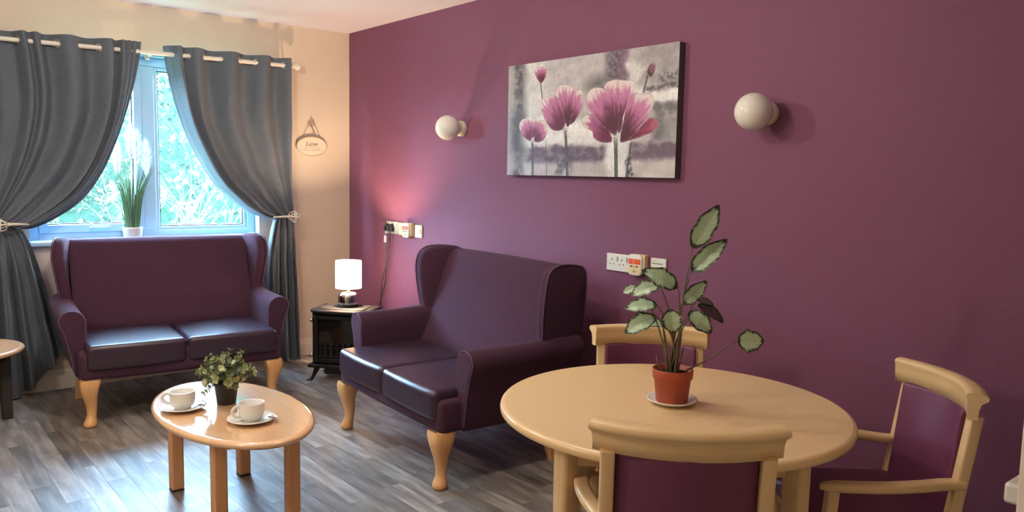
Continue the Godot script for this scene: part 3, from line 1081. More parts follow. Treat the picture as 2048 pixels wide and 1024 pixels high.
func make_chair(label: String) -> Node3D:
	var t := thing("dining_chair", label, "chair", Vector3.ZERO, 0.0, "wooden armchairs round the dining table")
	# curved top rail with a lip rolled back; profile across: x forward(+)/back, y up
	var path := PackedVector3Array()
	for i in 21:
		var u := -1.0 + i / 10.0
		path.append(Vector3(u * 0.212, 0.773, -0.204 - 0.060 * (1 - u * u)))
	var rail := PackedVector2Array([Vector2(-0.013, -0.036), Vector2(0.012, -0.036), Vector2(0.013, 0.0), Vector2(0.015, 0.020), Vector2(0.019, 0.030), Vector2(0.012, 0.036), Vector2(0.0, 0.0385), Vector2(-0.016, 0.0375), Vector2(-0.030, 0.034), Vector2(-0.037, 0.027), Vector2(-0.036, 0.019), Vector2(-0.029, 0.015), Vector2(-0.020, 0.008), Vector2(-0.015, -0.008)])
	var fl := PackedVector2Array()
	for p in rail: fl.append(Vector2(p.x, p.y))
	put("top_rail", B.new().sweep(path, fl, Vector3.UP, PackedFloat32Array(), true, true), M.beech_x, t)
	# rear posts, continuous with the rear legs
	for s in [-1, 1]:
		var pp := spline([Vector3(s * 0.183, 0.742, -0.230), Vector3(s * 0.183, 0.62, -0.212), Vector3(s * 0.183, 0.48, -0.190), Vector3(s * 0.183, 0.38, -0.176), Vector3(s * 0.183, 0.26, -0.178), Vector3(s * 0.183, 0.12, -0.200), Vector3(s * 0.183, 0.0, -0.232)], 24)
		put("post", B.new().sweep(pp, round_rect(0.034, 0.034, 0.006, 3), Vector3(0, 0, 1)), M.beech_y, t)
		put("front_leg", B.new().sweep(PackedVector3Array([Vector3(s * 0.205, 0.535, 0.155), Vector3(s * 0.2, 0.36, 0.165), Vector3(s * 0.198, 0.0, 0.170)]), round_rect(0.036, 0.036, 0.007, 3), Vector3(0, 0, 1), PackedFloat32Array([0.9, 1.0, 0.85])), M.beech_y, t)
		# bowed arm: starts on the post, swings out and forward
		var ap := spline([Vector3(s * 0.187, 0.548, -0.205), Vector3(s * 0.196, 0.550, -0.150), Vector3(s * 0.222, 0.553, -0.07), Vector3(s * 0.238, 0.554, 0.02), Vector3(s * 0.234, 0.552, 0.10), Vector3(s * 0.214, 0.546, 0.175), Vector3(s * 0.207, 0.543, 0.19)], 26)
		var sc := PackedFloat32Array()
		for i in 27: sc.append(1.0 if i < 24 else [0.93, 0.8, 0.55][i - 24])
		put("arm", B.new().sweep(ap, round_rect(0.042, 0.026, 0.010, 4), Vector3.UP, sc), M.beech, t)
		put("side_rail", B.new().box(Vector3(0.02, 0.05, 0.32), Vector3(s * 0.187, 0.362, -0.005), 0.003), M.beech, t)
	put("front_rail", B.new().box(Vector3(0.37, 0.05, 0.02), Vector3(0, 0.362, 0.160), 0.003), M.beech_x, t)
	put("rear_rail", B.new().box(Vector3(0.34, 0.045, 0.02), Vector3(0, 0.362, -0.176), 0.003), M.beech_x, t)
	# upholstered back panel, bowed like the rail
	var pan := B.new()
	pan.rbox(Vector3(0.334, 0.335, 0.026), Vector3(0, 0.575, -0.205), 0.010, 3, 10, func(p: Vector3) -> Vector3:
		var u := p.x / 0.167
		var v := (p.y + 0.1675) / 0.335
		return p + Vector3(0, 0, 0.018 * v -0.058 * (1 - u * u) * lerpf(0.4, 1.0, v) - 0.155 * p.y + 0.004))
	put("back_panel", pan, M.chair_vinyl, t)
	var seat := B.new()
	seat.rbox(Vector3(0.40, 0.065, 0.40), Vector3(0, 0.415, 0.005), 0.024, 4, 8, func(p: Vector3) -> Vector3:
		var q := p
		if p.y > 0: q.y += 0.014 * (1 - pow(p.x / 0.2, 2)) * (1 - pow(p.z / 0.2, 2))
		return q)
	put("seat", seat, M.chair_vinyl, t)
	return t


# =====================================================================================================
# electric stove and the lamp on it
func build_stove_and_lamp() -> void:
	var t := thing("stove", "black electric stove heater standing in the corner between the sofas", "stove", Vector3(-0.435, 0, 0.765), deg_to_rad(-49.5))
	var w := 0.37; var d := 0.25
	# top plate with cut front corners and a raised middle
	var tp := PackedVector2Array([Vector2(-0.205, 0.145), Vector2(-0.205, -0.10), Vector2(-0.17, -0.15), Vector2(-0.08, -0.163), Vector2(0.08, -0.163), Vector2(0.17, -0.15), Vector2(0.205, -0.10), Vector2(0.205, 0.145)])
	var top := B.new()
	top.t = Transform3D(Basis(Vector3.RIGHT, PI / 2), Vector3(0, 0.47, 0)) * Transform3D(Basis.IDENTITY.scaled(Vector3(1, -1, 1)), Vector3.ZERO)
	top.extrude(tp, 0.0, 0.02, 0.006, 3)
	put("top_plate", top, M.black_iron, t)
	var top2 := B.new()
	top2.t = Transform3D(Basis.IDENTITY, Vector3.ZERO)
	top2.rbox(Vector3(0.30, 0.008, 0.2), Vector3(0, 0.4705, -0.01), 0.003)
	put("raised_plate", top2, M.black_iron, t)
	put("body", B.new().rbox(Vector3(w, 0.345, d), Vector3(0, 0.28, -0.005), 0.008), M.black_iron, t)
	# base plate
	var bp := B.new()
	bp.rbox(Vector3(0.41, 0.024, 0.30), Vector3(0, 0.102, 0.005), 0.009)
	put("base_plate", bp, M.black_iron, t)
	# door with moulded frame, glass, and the bars of the grate
	var door := put("door", frame_mesh(-0.165, 0.165, 0.125, 0.435, 0.026, 0.118, 0.142, 0.03), M.black_iron, t)
	put("glass", B.new().box(Vector3(0.284, 0.262, 0.006), Vector3(0, 0.282, 0.124), 0.001), M.black_glass, door)
	var fr := B.new()
	fr.torus(Vector3.ZERO, Basis.IDENTITY, 0.01, 0.002, 6, 4)
	for i in 7:
		var x := -0.12 + i * 0.04
		var bb := B.new()
		bb.rbox(Vector3(0.016, 0.085, 0.014), Vector3(x, 0.198, 0.135), 0.006, 3)
		bb.ball(Vector3(x, 0.243, 0.136), 0.010, 10)
		put("grate_bar", bb, M.black_iron, door)
	put("grate_rail", B.new().rbox(Vector3(0.285, 0.014, 0.012), Vector3(0, 0.165, 0.132), 0.005), M.black_iron, door)
	put("grate_rail", B.new().rbox(Vector3(0.285, 0.010, 0.012), Vector3(0, 0.222, 0.131), 0.004), M.black_iron, door)
	for y in [0.40, 0.17]:
		put("hinge", B.new().ball(Vector3(-0.184, y, 0.128), 0.011, 12), M.chrome, t)
	put("door_knob", B.new().ball(Vector3(0.158, 0.29, 0.152), 0.012, 12), M.chrome, t)
	put("heater_box", B.new().rbox(Vector3(0.25, 0.062, 0.17), Vector3(0.0, 0.062, -0.02), 0.004), M.black_plastic, t)
	for sx in [-1, 1]:
		for sz in [-1, 1]:
			var lp := PackedVector3Array([Vector3(sx * 0.155, 0.096, 0.095 * sz), Vector3(sx * 0.168, 0.06, 0.105 * sz), Vector3(sx * 0.183, 0.02, 0.118 * sz), Vector3(sx * 0.195, 0.004, 0.128 * sz)])
			var l := B.new()
			l.sweep(lp, round_rect(0.034, 0.026, 0.008, 3), Vector3(0, 0, 1), PackedFloat32Array([1.2, 0.85, 0.55, 0.6]))
			l.rbox(Vector3(0.036, 0.008, 0.03), Vector3(sx * 0.198, 0.004, 0.13 * sz), 0.003)
			put("leg", l, M.black_iron, t)
	# lamp
	var lamp := thing("table_lamp", "small lit lamp with white drum shade and chrome base on the stove", "lamp", Vector3(-0.394, 0.4745, 0.726))
	put("base", B.new().lathe([[0.0, 0.0], [0.055, 0.0], [0.064, 0.004], [0.068, 0.012], [0.069, 0.03], [0.069, 0.066], [0.066, 0.078], [0.057, 0.088], [0.040, 0.095], [0.016, 0.098], [0.0, 0.098]], 48), M.chrome, lamp)
	put("stem", B.new().lathe([[0.0, 0.092], [0.010, 0.092], [0.010, 0.135], [0.016, 0.137], [0.016, 0.165], [0.0, 0.167]], 20), M.chrome, lamp)
	var sh := mat(srgb(252, 246, 236), 0.8)
	sh.backlight_enabled = true
	sh.backlight = Color(1.0, 0.95, 0.88)
	put("lamp_shade", B.new().lathe([[0.0855, 0.122], [0.0855, 0.304]], 56), sh, lamp)
	var hoops := B.new()
	for y in [0.1225, 0.3035]: hoops.torus(Vector3(0, y, 0), Basis(Vector3.BACK, PI / 2), 0.0855, 0.0014, 48, 6)
	put("shade_trim", hoops, sh, lamp)
	var spokes := B.new()
	for k in 3:
		var a := TAU * k / 3
		spokes.tube(PackedVector3Array([Vector3(0, 0.150, 0), Vector3(cos(a) * 0.083, 0.150, sin(a) * 0.083)]), 0.0015, 5)
	put("shade_ring", spokes, M.chrome, lamp)
	var bulb := mat(srgb(255, 240, 214), 0.4)
	bulb.emission_enabled = true
	bulb.emission = Color(1.0, 0.80, 0.54)
	bulb.emission_energy_multiplier = 6.0
	put("bulb", B.new().ball(Vector3(0, 0.226, 0), 0.024, 16, Vector3(1, 1.25, 1)), bulb, lamp)
	var l := OmniLight3D.new()
	l.name = "bulb_light"
	l.light_color = Color(1.0, 0.85, 0.70)
	l.light_energy = 1.9
	l.light_size = 0.02
	l.omni_range = 8.0
	l.omni_attenuation = 2.0
	l.shadow_enabled = true
	lamp.add_child(l)
	l.position = Vector3(0, 0.226, 0)


# =====================================================================================================
# things fixed to the walls
func build_wall_things() -> void:
	for q in [[Vector3(0, 1.648, 1.46), "round opal glass wall light left of the flower canvas"], [Vector3(0, 1.640, 3.60), "round opal glass wall light right of the flower canvas"]]:
		var t := thing("wall_light", q[1], "wall light", q[0], 0.0, "unlit opal globe wall lights")
		t.rotation.z = PI / 2        # the lathe's axis now points out of the wall, to -x
		put("wall_plate", B.new().lathe([[0.0, 0.0], [0.046, 0.0], [0.048, 0.003], [0.048, 0.026], [0.045, 0.031], [0.0, 0.031]], 40), M.white_plastic, t)
		put("neck", B.new().lathe([[0.0, 0.029], [0.036, 0.029], [0.036, 0.046], [0.0, 0.048]], 36), M.white_plastic, t)
		var g := [[0.0, 0.041], [0.034, 0.041]]
		for i in range(1, 25):
			var a := PI - 0.48 - (PI - 0.48) * i / 24.0
			g.append([sin(a) * 0.0755, 0.112 + cos(a) * 0.0755])
		put("globe", B.new().lathe(g, 48), M.opal, t)
	# --- sockets and switches on the purple wall
	# left group
	var s1 := wall_plate("wall_socket", Vector3(0, 0.986, 0.645), 0.150, 0.086, M.white_plastic, "double wall socket with two black plugs above the stove", "socket", "double wall sockets")
	socket_face(s1, 0.150, 0.086, true)
	var sp := wall_plate("blank_plate", Vector3(0, 0.984, 0.767), 0.085, 0.086, M.ivory_plastic, "cream blank wall plate between plugged socket and call unit", "wall plate", "")
	call_unit(Vector3(0, 0.984, 0.868), "cream call unit with orange panel near the plugged-in socket")
	var s4 := wall_plate("switch_plate", Vector3(0, 0.980, 0.982), 0.086, 0.086, M.ivory_plastic, "cream single switch plate just above the second sofa's wing", "switch", "")
	put("rocker", B.new().rbox(Vector3(0.006, 0.03, 0.014), Vector3(-0.0125, 0, 0.022), 0.0025), M.ivory_plastic, s4)
	# right group
	var r1 := wall_plate("wall_socket", Vector3(0, 0.947, 2.797), 0.150, 0.086, M.plate_white, "unused double wall socket left of the leafy potted plant", "socket", "double wall sockets")
	socket_face(r1, 0.150, 0.086, false)
	call_unit(Vector3(0, 0.953, 2.935), "cream call unit with orange panel partly behind the plant's leaves")
	var r3 := wall_plate("switch_plate", Vector3(0, 0.949, 3.055), 0.093, 0.086, M.plate_white, "white wall plate with slot half hidden by a plant leaf", "switch", "")
	put("slot", B.new().box(Vector3(0.002, 0.003, 0.066), Vector3(-0.0105, 0.017, -0.004), 0.0008), M.hole, r3)
	put("rim", B.new().rbox(Vector3(0.004, 0.034, 0.078), Vector3(-0.0105, -0.012, 0), 0.0018), M.plate_white, r3)
	# plugs with their leads
	for k in 2:
		var z := 0.600 + 0.052 * k
		var t := thing("plug", ["left black plug with a hanging white tag in the double socket", "right black plug in the double socket above the stove"][k], "plug", Vector3(-0.011, 0.982, z), 0.0, "black mains plugs")
		var body := B.new()
		var o := PackedVector2Array([Vector2(-0.024, -0.022), Vector2(0.024, -0.022), Vector2(0.024, 0.004), Vector2(0.013, 0.030), Vector2(-0.013, 0.030), Vector2(-0.024, 0.004)])
		body.t = Transform3D(Basis(Vector3.UP, -PI / 2), Vector3.ZERO)
		body.extrude(o, 0.0, 0.026, 0.006, 3)
		put("body", body, M.black_plastic, t)
		put("grip", B.new().rbox(Vector3(0.014, 0.03, 0.018), Vector3(-0.030, 0.0, 0), 0.005), M.black_plastic, t)
		var lead: Array
		if k == 0:
			lead = [Vector3(-0.018, -0.022, 0), Vector3(-0.018, -0.10, -0.004), Vector3(-0.014, -0.20, -0.016), Vector3(-0.014, -0.30, -0.012), Vector3(-0.014, -0.40, -0.03), Vector3(-0.014, -0.50, -0.075), Vector3(-0.02, -0.60, -0.105), Vector3(-0.03, -0.72, -0.12), Vector3(-0.04, -0.95, -0.11)]
		else:
			lead = [Vector3(-0.018, -0.022, 0), Vector3(-0.022, -0.10, 0.0), Vector3(-0.018, -0.20, -0.026), Vector3(-0.022, -0.30, -0.068), Vector3(-0.022, -0.42, -0.11), Vector3(-0.02, -0.55, -0.13), Vector3(-0.02, -0.68, -0.15), Vector3(-0.03, -0.95, -0.13)]
		put("lead", B.new().tube(spline(lead, 40), 0.0036, 7), M.black_plastic, t)
		if k == 0:
			var tg := put("tag", B.new().rbox(Vector3(0.003, 0.05, 0.034), Vector3(-0.030, -0.078, 0.008), 0.001), M.white_plastic, t)
			tg.rotation.x = 0.06
			put("tag_tie", B.new().rbox(Vector3(0.006, 0.022, 0.018), Vector3(-0.028, -0.032, 0.012), 0.002), M.white_plastic, t)
	# --- the oval hanging sign on the cream wall
	var sg := thing("hanging_sign", "small oval sign reading Love hung by string beside the curtain", "sign", Vector3(-0.312, 1.552, 0.004))
	var ov := PackedVector2Array()
	for i in 64: ov.append(Vector2(cos(TAU * i / 64) * 0.118, sin(TAU * i / 64) * 0.07))
	put("plaque", B.new().extrude(ov, 0.0, 0.008, 0.002, 2), M.plaque, sg)
	var rim := PackedVector3Array()
	for i in 41:
		var a := lerpf(-0.15, PI + 0.25, i / 40.0)
		rim.append(Vector3(cos(a) * 0.119, sin(a) * 0.071, 0.007))
	var thick := PackedFloat32Array()
	for i in 41: thick.append(0.35 + 0.75 * sin(PI * i / 40.0) + (0.12 if i % 3 == 0 else 0.0) + (0.25 * i / 40.0))
	put("rope_rim", B.new().tube(rim, 0.0048, 7, thick), M.rope, sg)
	var low := PackedVector3Array()
	for i in 25:
		var a := lerpf(PI + 0.25, TAU - 0.15, i / 24.0)
		low.append(Vector3(cos(a) * 0.1175, sin(a) * 0.0695, 0.007))
	put("rim_edge", B.new().tube(low, 0.0016, 6), M.rope, sg)
	var st := B.new()
	st.tube(PackedVector3Array([Vector3(-0.072, 0.058, 0.006), Vector3(-0.03, 0.145, 0.006), Vector3(0.0, 0.205, 0.006)]), 0.0017, 5)
	st.tube(PackedVector3Array([Vector3(0.072, 0.058, 0.006), Vector3(0.03, 0.145, 0.006), Vector3(0.0, 0.205, 0.006)]), 0.0017, 5)
	st.tube(spline([Vector3(-0.01, 0.15, 0.008), Vector3(0.015, 0.11, 0.01), Vector3(0.035, 0.072, 0.008)], 10), 0.0022, 5)
	st.tube(spline([Vector3(-0.005, 0.15, 0.008), Vector3(0.01, 0.12, 0.009), Vector3(0.008, 0.085, 0.008)], 10), 0.0018, 5)
	put("string", st, M.rope, sg)
	var bow := B.new()
	bow.torus(Vector3(-0.018, 0.158, 0.010), Basis(Vector3.UP, PI / 2) * Basis(Vector3.RIGHT, 0.5), 0.010, 0.0028, 14, 6)
	bow.torus(Vector3(0.014, 0.160, 0.010), Basis(Vector3.UP, PI / 2) * Basis(Vector3.RIGHT, -0.5), 0.010, 0.0028, 14, 6)
	bow.ball(Vector3(-0.002, 0.156, 0.011), 0.006, 8)
	put("bow", bow, M.rope, sg)
	put("nail", B.new().ball(Vector3(0, 0.206, 0.004), 0.004, 8), M.steel, sg)
	var tm := TextMesh.new()
	var sf := SystemFont.new()
	sf.font_names = PackedStringArray(["Droid Serif"])
	sf.font_italic = true
	tm.font = sf
	tm.text = "Love"
	tm.font_size = 48
	tm.pixel_size = 0.00085
	tm.depth = 0.001
	var word := put("lettering", tm, M.ink, sg, Vector3(0.0, 0.014, 0.0084))
	word.transform.basis = Basis(Vector3(1, 0, 0), Vector3(0.22, 1, 0), Vector3(0, 0, 1))
	var lines := B.new()
	var rr := RandomNumberGenerator.new(); rr.seed = 4
	for ln in [[-0.058, 0.052, -0.014], [-0.085, 0.08, -0.029]]:
		var x: float = ln[0]
		while x < ln[1]:
			var w := rr.randf_range(0.010, 0.022)
			var pp := PackedVector3Array()
			for i in 9: pp.append(Vector3(x + w * i / 8.0, ln[2] + 0.0022 * sin(i * 2.1 + x * 90), 0.0086))
			lines.tube(pp, 0.0007, 4)
			x += w + 0.005
	put("small_lettering", lines, M.ink, sg)


func wall_plate(called: String, at: Vector3, w: float, h: float, m: Material, label: String, category: String, group: String) -> Node3D:
	var t := thing(called, label, category, at, 0.0, group)
	put("plate", B.new().rbox(Vector3(0.011, h, w), Vector3(-0.0055, 0, 0), 0.004, 3), m, t)
	return t


func socket_face(t: Node3D, w: float, h: float, plugged: bool) -> void:
	for k in 2:
		var z := (-0.033 if k == 0 else 0.031)
		put("rocker_switch", B.new().rbox(Vector3(0.006, 0.021, 0.011), Vector3(-0.0125, 0.020, z + 0.026), 0.002), M.plate_white, t)
		put("switch_edge", B.new().box(Vector3(0.0012, 0.024, 0.003), Vector3(-0.0112, 0.018, z + 0.0335), 0.0004), M.hole, t)
		if not plugged:
			put("pin_hole", B.new().box(Vector3(0.0014, 0.0095, 0.005), Vector3(-0.0109, 0.014, z - 0.004), 0.0005), M.hole, t)
			put("pin_hole", B.new().box(Vector3(0.0014, 0.0045, 0.0075), Vector3(-0.0109, -0.008, z - 0.016), 0.0005), M.hole, t)
			put("pin_hole", B.new().box(Vector3(0.0014, 0.0045, 0.0075), Vector3(-0.0109, -0.008, z + 0.008), 0.0005), M.hole, t)
	for s in [-1, 1]:
		put("screw", B.new().ball(Vector3(-0.0108, 0.0, s * (w / 2 - 0.009)), 0.0028, 8), M.steel, t)


func call_unit(at: Vector3, label: String) -> void:
	var t := thing("call_unit", label, "call unit", at, 0.0, "cream call units with orange panels")
	put("back_box", B.new().rbox(Vector3(0.03, 0.088, 0.092), Vector3(-0.015, 0.004, 0.006), 0.005), M.ivory_plastic, t)
	var o := PackedVector2Array()
	for p in round_rect(0.086, 0.097, 0.017, 5): o.append(p if p.y > 0 else Vector2(p.x, p.y - 0.008 * (1 - pow(p.x / 0.043, 2)) * clampf(-p.y / 0.04, 0, 1)))
	var b := B.new()
	b.t = Transform3D(Basis(Vector3.UP, -PI / 2), Vector3.ZERO)
	b.extrude(o, 0.022, 0.042, 0.005, 3, true)
	put("cover", b, M.white_plastic, t)
	put("orange_panel", B.new().rbox(Vector3(0.003, 0.025, 0.074), Vector3(-0.0425, 0.014, 0.0), 0.001), M.orange, t)
	put("panel_line", B.new().box(Vector3(0.002, 0.018, 0.003), Vector3(-0.0440, 0.014, -0.004), 0.0005), M.white_plastic, t)
	var lower := B.new()
	lower.rbox(Vector3(0.003, 0.042, 0.076), Vector3(-0.0420, -0.023, 0.0), 0.001)
	put("lower_panel", lower, M.ivory_plastic, t)
	for s in [-1, 1]:
		put("indicator", B.new().rbox(Vector3(0.002, 0.006, 0.014), Vector3(-0.0438, -0.009, s * 0.017), 0.0008), M.hole, t)
	put("indicator", B.new().ball(Vector3(-0.0434, -0.011, 0), 0.0026, 8), M.hole, t)
	put("indicator", B.new().ball(Vector3(-0.0434, -0.024, 0), 0.0024, 8), M.hole, t)
	put("indicator", B.new().box(Vector3(0.002, 0.003, 0.02), Vector3(-0.0436, -0.034, 0.001), 0.0006), M.hole, t)
	put("cord_grip", B.new().rbox(Vector3(0.014, 0.02, 0.012), Vector3(-0.024, 0.038, 0.048), 0.004), M.ivory_plastic, t)


# =====================================================================================================
# the flower canvas
var canvas_img: Image
const CW := 800
const CH := 404


func build_canvas() -> void:
	var t := thing("canvas_picture", "wide canvas print of pink poppies on grey hung on the purple wall", "picture", Vector3(-0.0, 1.6725, 2.556))
	paint_canvas()
	var m := mat(Color.WHITE, 0.55)
	m.albedo_texture = ImageTexture.create_from_image(canvas_img)
	var w := 1.204; var h := 0.606
	put("stretcher", B.new().rbox(Vector3(0.04, h, w), Vector3(-0.0215, 0, 0), 0.003), mat(srgb(84, 74, 80), 0.7), t)
	var f := B.new()
	var x := -0.0422
	# face towards -x; u runs along +z
	f.tri(Vector3(x, h / 2, -w / 2), Vector3(x, h / 2, w / 2), Vector3(x, -h / 2, -w / 2), -1, Vector2(0, 0), Vector2(1, 0), Vector2(0, 1))
	f.tri(Vector3(x, h / 2, w / 2), Vector3(x, -h / 2, w / 2), Vector3(x, -h / 2, -w / 2), -1, Vector2(1, 0), Vector2(1, 1), Vector2(0, 1))
	put("print", f, m, t)


func ss(a: float, b: float, v: float) -> float:
	return smoothstep(a, b, v)


func boxed(u: float, v: float, u0: float, u1: float, v0: float, v1: float, e := 0.02) -> float:
	return ss(u0 - e, u0 + e, u) * (1 - ss(u1 - e, u1 + e, u)) * ss(v0 - e, v0 + e, v) * (1 - ss(v1 - e, v1 + e, v))


func paint_canvas() -> void:
	canvas_img = Image.create(CW, CH, false, Image.FORMAT_RGB8)
	var na := noise_image(CW, CH, 0.012, 0.016, 41, 5)
	var nb := noise_image(CW, CH, 0.08, 0.012, 42, 4)
	var nc := noise_image(CW, CH, 0.05, 0.06, 43, 5)
	for y in CH:
		for x in CW:
			var i := y * CW + x
			var a := na[i]; var b := nb[i]; var c := nc[i]
			var u := float(x) / CW + a * 0.02
			var v := float(y) / CH + a * 0.035
			var col := srgb(176, 170, 170)
			col = col.lerp(srgb(196, 194, 192), boxed(u, v, 0.12, 0.26, -0.1, 0.8, 0.03))
			col = col.lerp(srgb(92, 90, 92), clampf(boxed(u, v, 0.04, 0.118, -0.1, 1.1, 0.03) * (0.7 + 0.9 * a + 0.5 * c), 0, 1))
			col = col.lerp(srgb(150, 148, 146), boxed(u, v, -0.1, 0.04, -0.1, 1.1, 0.02) * (0.5 + a))
			col = col.lerp(srgb(84, 82, 84), boxed(u, v, 0.03, 0.12, 0.42, 0.80, 0.06) * 0.8)
			# light field low between the flowers
			col = col.lerp(srgb(208, 208, 204), boxed(u, v, 0.12, 0.78, 0.50, 0.73, 0.05))
			col = col.lerp(srgb(200, 198, 196), boxed(u, v, 0.20, 0.30, 0.25, 0.7, 0.04) * 0.8)
			# dusk behind the big bloom
			col = col.lerp(srgb(96, 92, 90), clampf(1 - Vector2((u - 0.585) / 0.11, (v - 0.25) / 0.12).length(), 0, 1) * 0.95)
			col = col.lerp(srgb(100, 88, 96), boxed(u, v, 0.625, 0.735, -0.1, 0.24, 0.03) * (0.85 + c * 0.6))
			col = col.lerp(srgb(126, 92, 116), boxed(u, v, 0.695, 0.742, -0.1, 0.2, 0.012) * 0.55)
			col = col.lerp(srgb(206, 204, 200), boxed(u, v, 0.755, 0.845, 0.12, 0.44, 0.035))
			# upper right, mottled
			col = col.lerp(srgb(140, 134, 132), boxed(u, v, 0.80, 1.1, -0.1, 0.32, 0.05) * clampf(0.6 + 1.2 * a, 0, 1))
			col = col.lerp(srgb(84, 82, 82), clampf(boxed(u, v, 0.90, 1.0, 0.20, 0.29, 0.03) * (0.4 + 1.6 * c), 0, 1))
			col = col.lerp(srgb(86, 84, 84), clampf(boxed(u, v, 0.84, 1.02, 0.295, 0.335, 0.012) * (0.7 + 1.5 * c), 0, 1))
			col = col.lerp(srgb(210, 208, 206), boxed(u, v, 0.87, 1.1, 0.345, 0.42, 0.014))
			col = col.lerp(srgb(104, 102, 102), clampf(boxed(u, v, 0.885, 1.1, 0.435, 0.72, 0.03) * (0.8 + 1.2 * a + 0.4 * c), 0, 1))
			col = col.lerp(srgb(170, 168, 164), boxed(u, v, 0.95, 1.1, 0.56, 0.75, 0.04) * 0.6)
			# purple-grey bands below
			col = col.lerp(srgb(104, 90, 104), clampf(boxed(u, v, 0.13, 0.64, 0.745, 0.885, 0.03) * (0.9 + 0.9 * a + 0.3 * c), 0, 1))
			col = col.lerp(srgb(74, 72, 78), clampf(boxed(u, v, 0.30, 0.47, 0.80, 1.0, 0.05) * (0.25 + 1.5 * a), 0, 1))
			col = col.lerp(srgb(170, 166, 162), boxed(u, v, 0.45, 0.64, 0.885, 1.1, 0.03))
			col = col.lerp(srgb(204, 204, 202), boxed(u, v, 0.645, 0.755, 0.71, 1.1, 0.025))
			col = col.lerp(srgb(108, 94, 104), clampf(boxed(u, v, 0.78, 1.1, 0.735, 0.87, 0.03) * (0.9 + 0.9 * a + 0.3 * c), 0, 1))
			col = col.lerp(srgb(186, 182, 176), boxed(u, v, 0.82, 1.1, 0.87, 1.1, 0.04) * clampf(0.9 - 1.5 * c, 0, 1))
			col = col.lerp(srgb(60, 60, 62), clampf(boxed(u, v, 0.752, 0.782, 0.82, 1.02, 0.012) * (0.5 + 1.6 * c), 0, 1))
			var k := 0.97 + 0.05 * b + 0.055 * c + 0.10 * a
			var q := Color(0.5 + (col.r * k - 0.5) * 1.22, 0.5 + (col.g * k - 0.5) * 1.22 + 0.006, 0.5 + (col.b * k - 0.5) * 1.22 + 0.022)
			canvas_img.set_pixel(x, y, q.clamp())
	# stems
	for s in [[[0.179, 0.70], [0.185, 0.84], [0.184, 1.02], 0.0065], [[0.394, 0.60], [0.406, 0.78], [0.415, 1.02], 0.008], [[0.692, 0.69], [0.697, 0.84], [0.702, 1.02], 0.009], [[0.226, 0.18], [0.234, 0.25], [0.240, 0.32], 0.0035], [[0.85, 0.22], [0.840, 0.28], [0.832, 0.35], 0.004], [[0.776, 0.73], [0.765, 0.86], [0.755, 1.02], 0.004], [[0.27, 0.69], [0.276, 0.85], [0.279, 1.02], 0.0022]]:
		for j in 240:
			var f := j / 239.0
			var p := Vector2(s[0][0], s[0][1]).lerp(Vector2(s[1][0], s[1][1]), f).lerp(Vector2(s[1][0], s[1][1]).lerp(Vector2(s[2][0], s[2][1]), f), f)
			var r: float = s[3] * CW
			for dx in range(-int(r) - 1, int(r) + 2):
				var px := int(p.x * CW) + dx; var py := int(p.y * CH)
				if px < 0 or px >= CW or py < 0 or py >= CH: continue
				var e := absf(dx) / r
				if e > 1.05: continue
				var tone := srgb(52, 56, 58) if e > 0.55 else srgb(108, 112, 108).lerp(srgb(70, 74, 74), 0.5 + nc[py * CW + px])
				canvas_img.set_pixel(px, py, canvas_img.get_pixel(px, py).lerp(tone, 0.85))
	# petals: outline, foot of the petal, tip tone, foot tone
	var pale := srgb(216, 204, 202); var pink := srgb(180, 112, 152); var mid := srgb(160, 88, 132); var deep := srgb(78, 24, 52); var wine := srgb(98, 32, 64)
	petal([[0.228, 0.185], [0.199, 0.138], [0.182, 0.078], [0.20, 0.045], [0.232, 0.044], [0.259, 0.042], [0.263, 0.105], [0.25, 0.156]], Vector2(0.232, 0.18), pale, pink, wine)
	petal([[0.856, 0.232], [0.846, 0.196], [0.852, 0.155], [0.871, 0.128], [0.886, 0.15], [0.883, 0.195], [0.87, 0.23]], Vector2(0.858, 0.23), srgb(120, 92, 100), srgb(110, 62, 78), srgb(60, 30, 40))
	petal([[0.866, 0.205], [0.858, 0.18], [0.868, 0.155], [0.876, 0.172], [0.875, 0.198]], Vector2(0.866, 0.2), srgb(170, 140, 140), srgb(120, 60, 76), srgb(70, 30, 40))
	petal([[0.178, 0.663], [0.172, 0.58], [0.16, 0.505], [0.182, 0.482], [0.207, 0.513], [0.211, 0.607]], Vector2(0.185, 0.68), pale, pink, wine)
	petal([[0.162, 0.69], [0.113, 0.645], [0.086, 0.584], [0.085, 0.525], [0.111, 0.488], [0.145, 0.494], [0.169, 0.546], [0.177, 0.64]], Vector2(0.178, 0.70), pale, pink, wine)
	petal([[0.188, 0.695], [0.203, 0.606], [0.207, 0.535], [0.229, 0.508], [0.256, 0.517], [0.273, 0.568], [0.274, 0.639], [0.243, 0.694]], Vector2(0.19, 0.70), pale, pink, wine)
	petal([[0.418, 0.555], [0.436, 0.457], [0.447, 0.323], [0.463, 0.277], [0.493, 0.288], [0.502, 0.356], [0.486, 0.448], [0.448, 0.54]], Vector2(0.40, 0.60), pale, pink, deep)
	petal([[0.40, 0.57], [0.365, 0.422], [0.327, 0.307], [0.331, 0.252], [0.361, 0.218], [0.423, 0.238], [0.454, 0.296], [0.446, 0.403], [0.423, 0.55]], Vector2(0.40, 0.60), pale, pink, deep)
	petal([[0.385, 0.59], [0.316, 0.603], [0.267, 0.525], [0.233, 0.409], [0.231, 0.337], [0.269, 0.307], [0.316, 0.306], [0.354, 0.352], [0.383, 0.465]], Vector2(0.392, 0.62), pale, pink, wine)
	petal([[0.754, 0.71], [0.816, 0.619], [0.864, 0.542], [0.905, 0.564], [0.914, 0.602], [0.883, 0.649], [0.817, 0.688]], Vector2(0.70, 0.72), srgb(160, 90, 110), srgb(132, 44, 78), srgb(96, 24, 52))
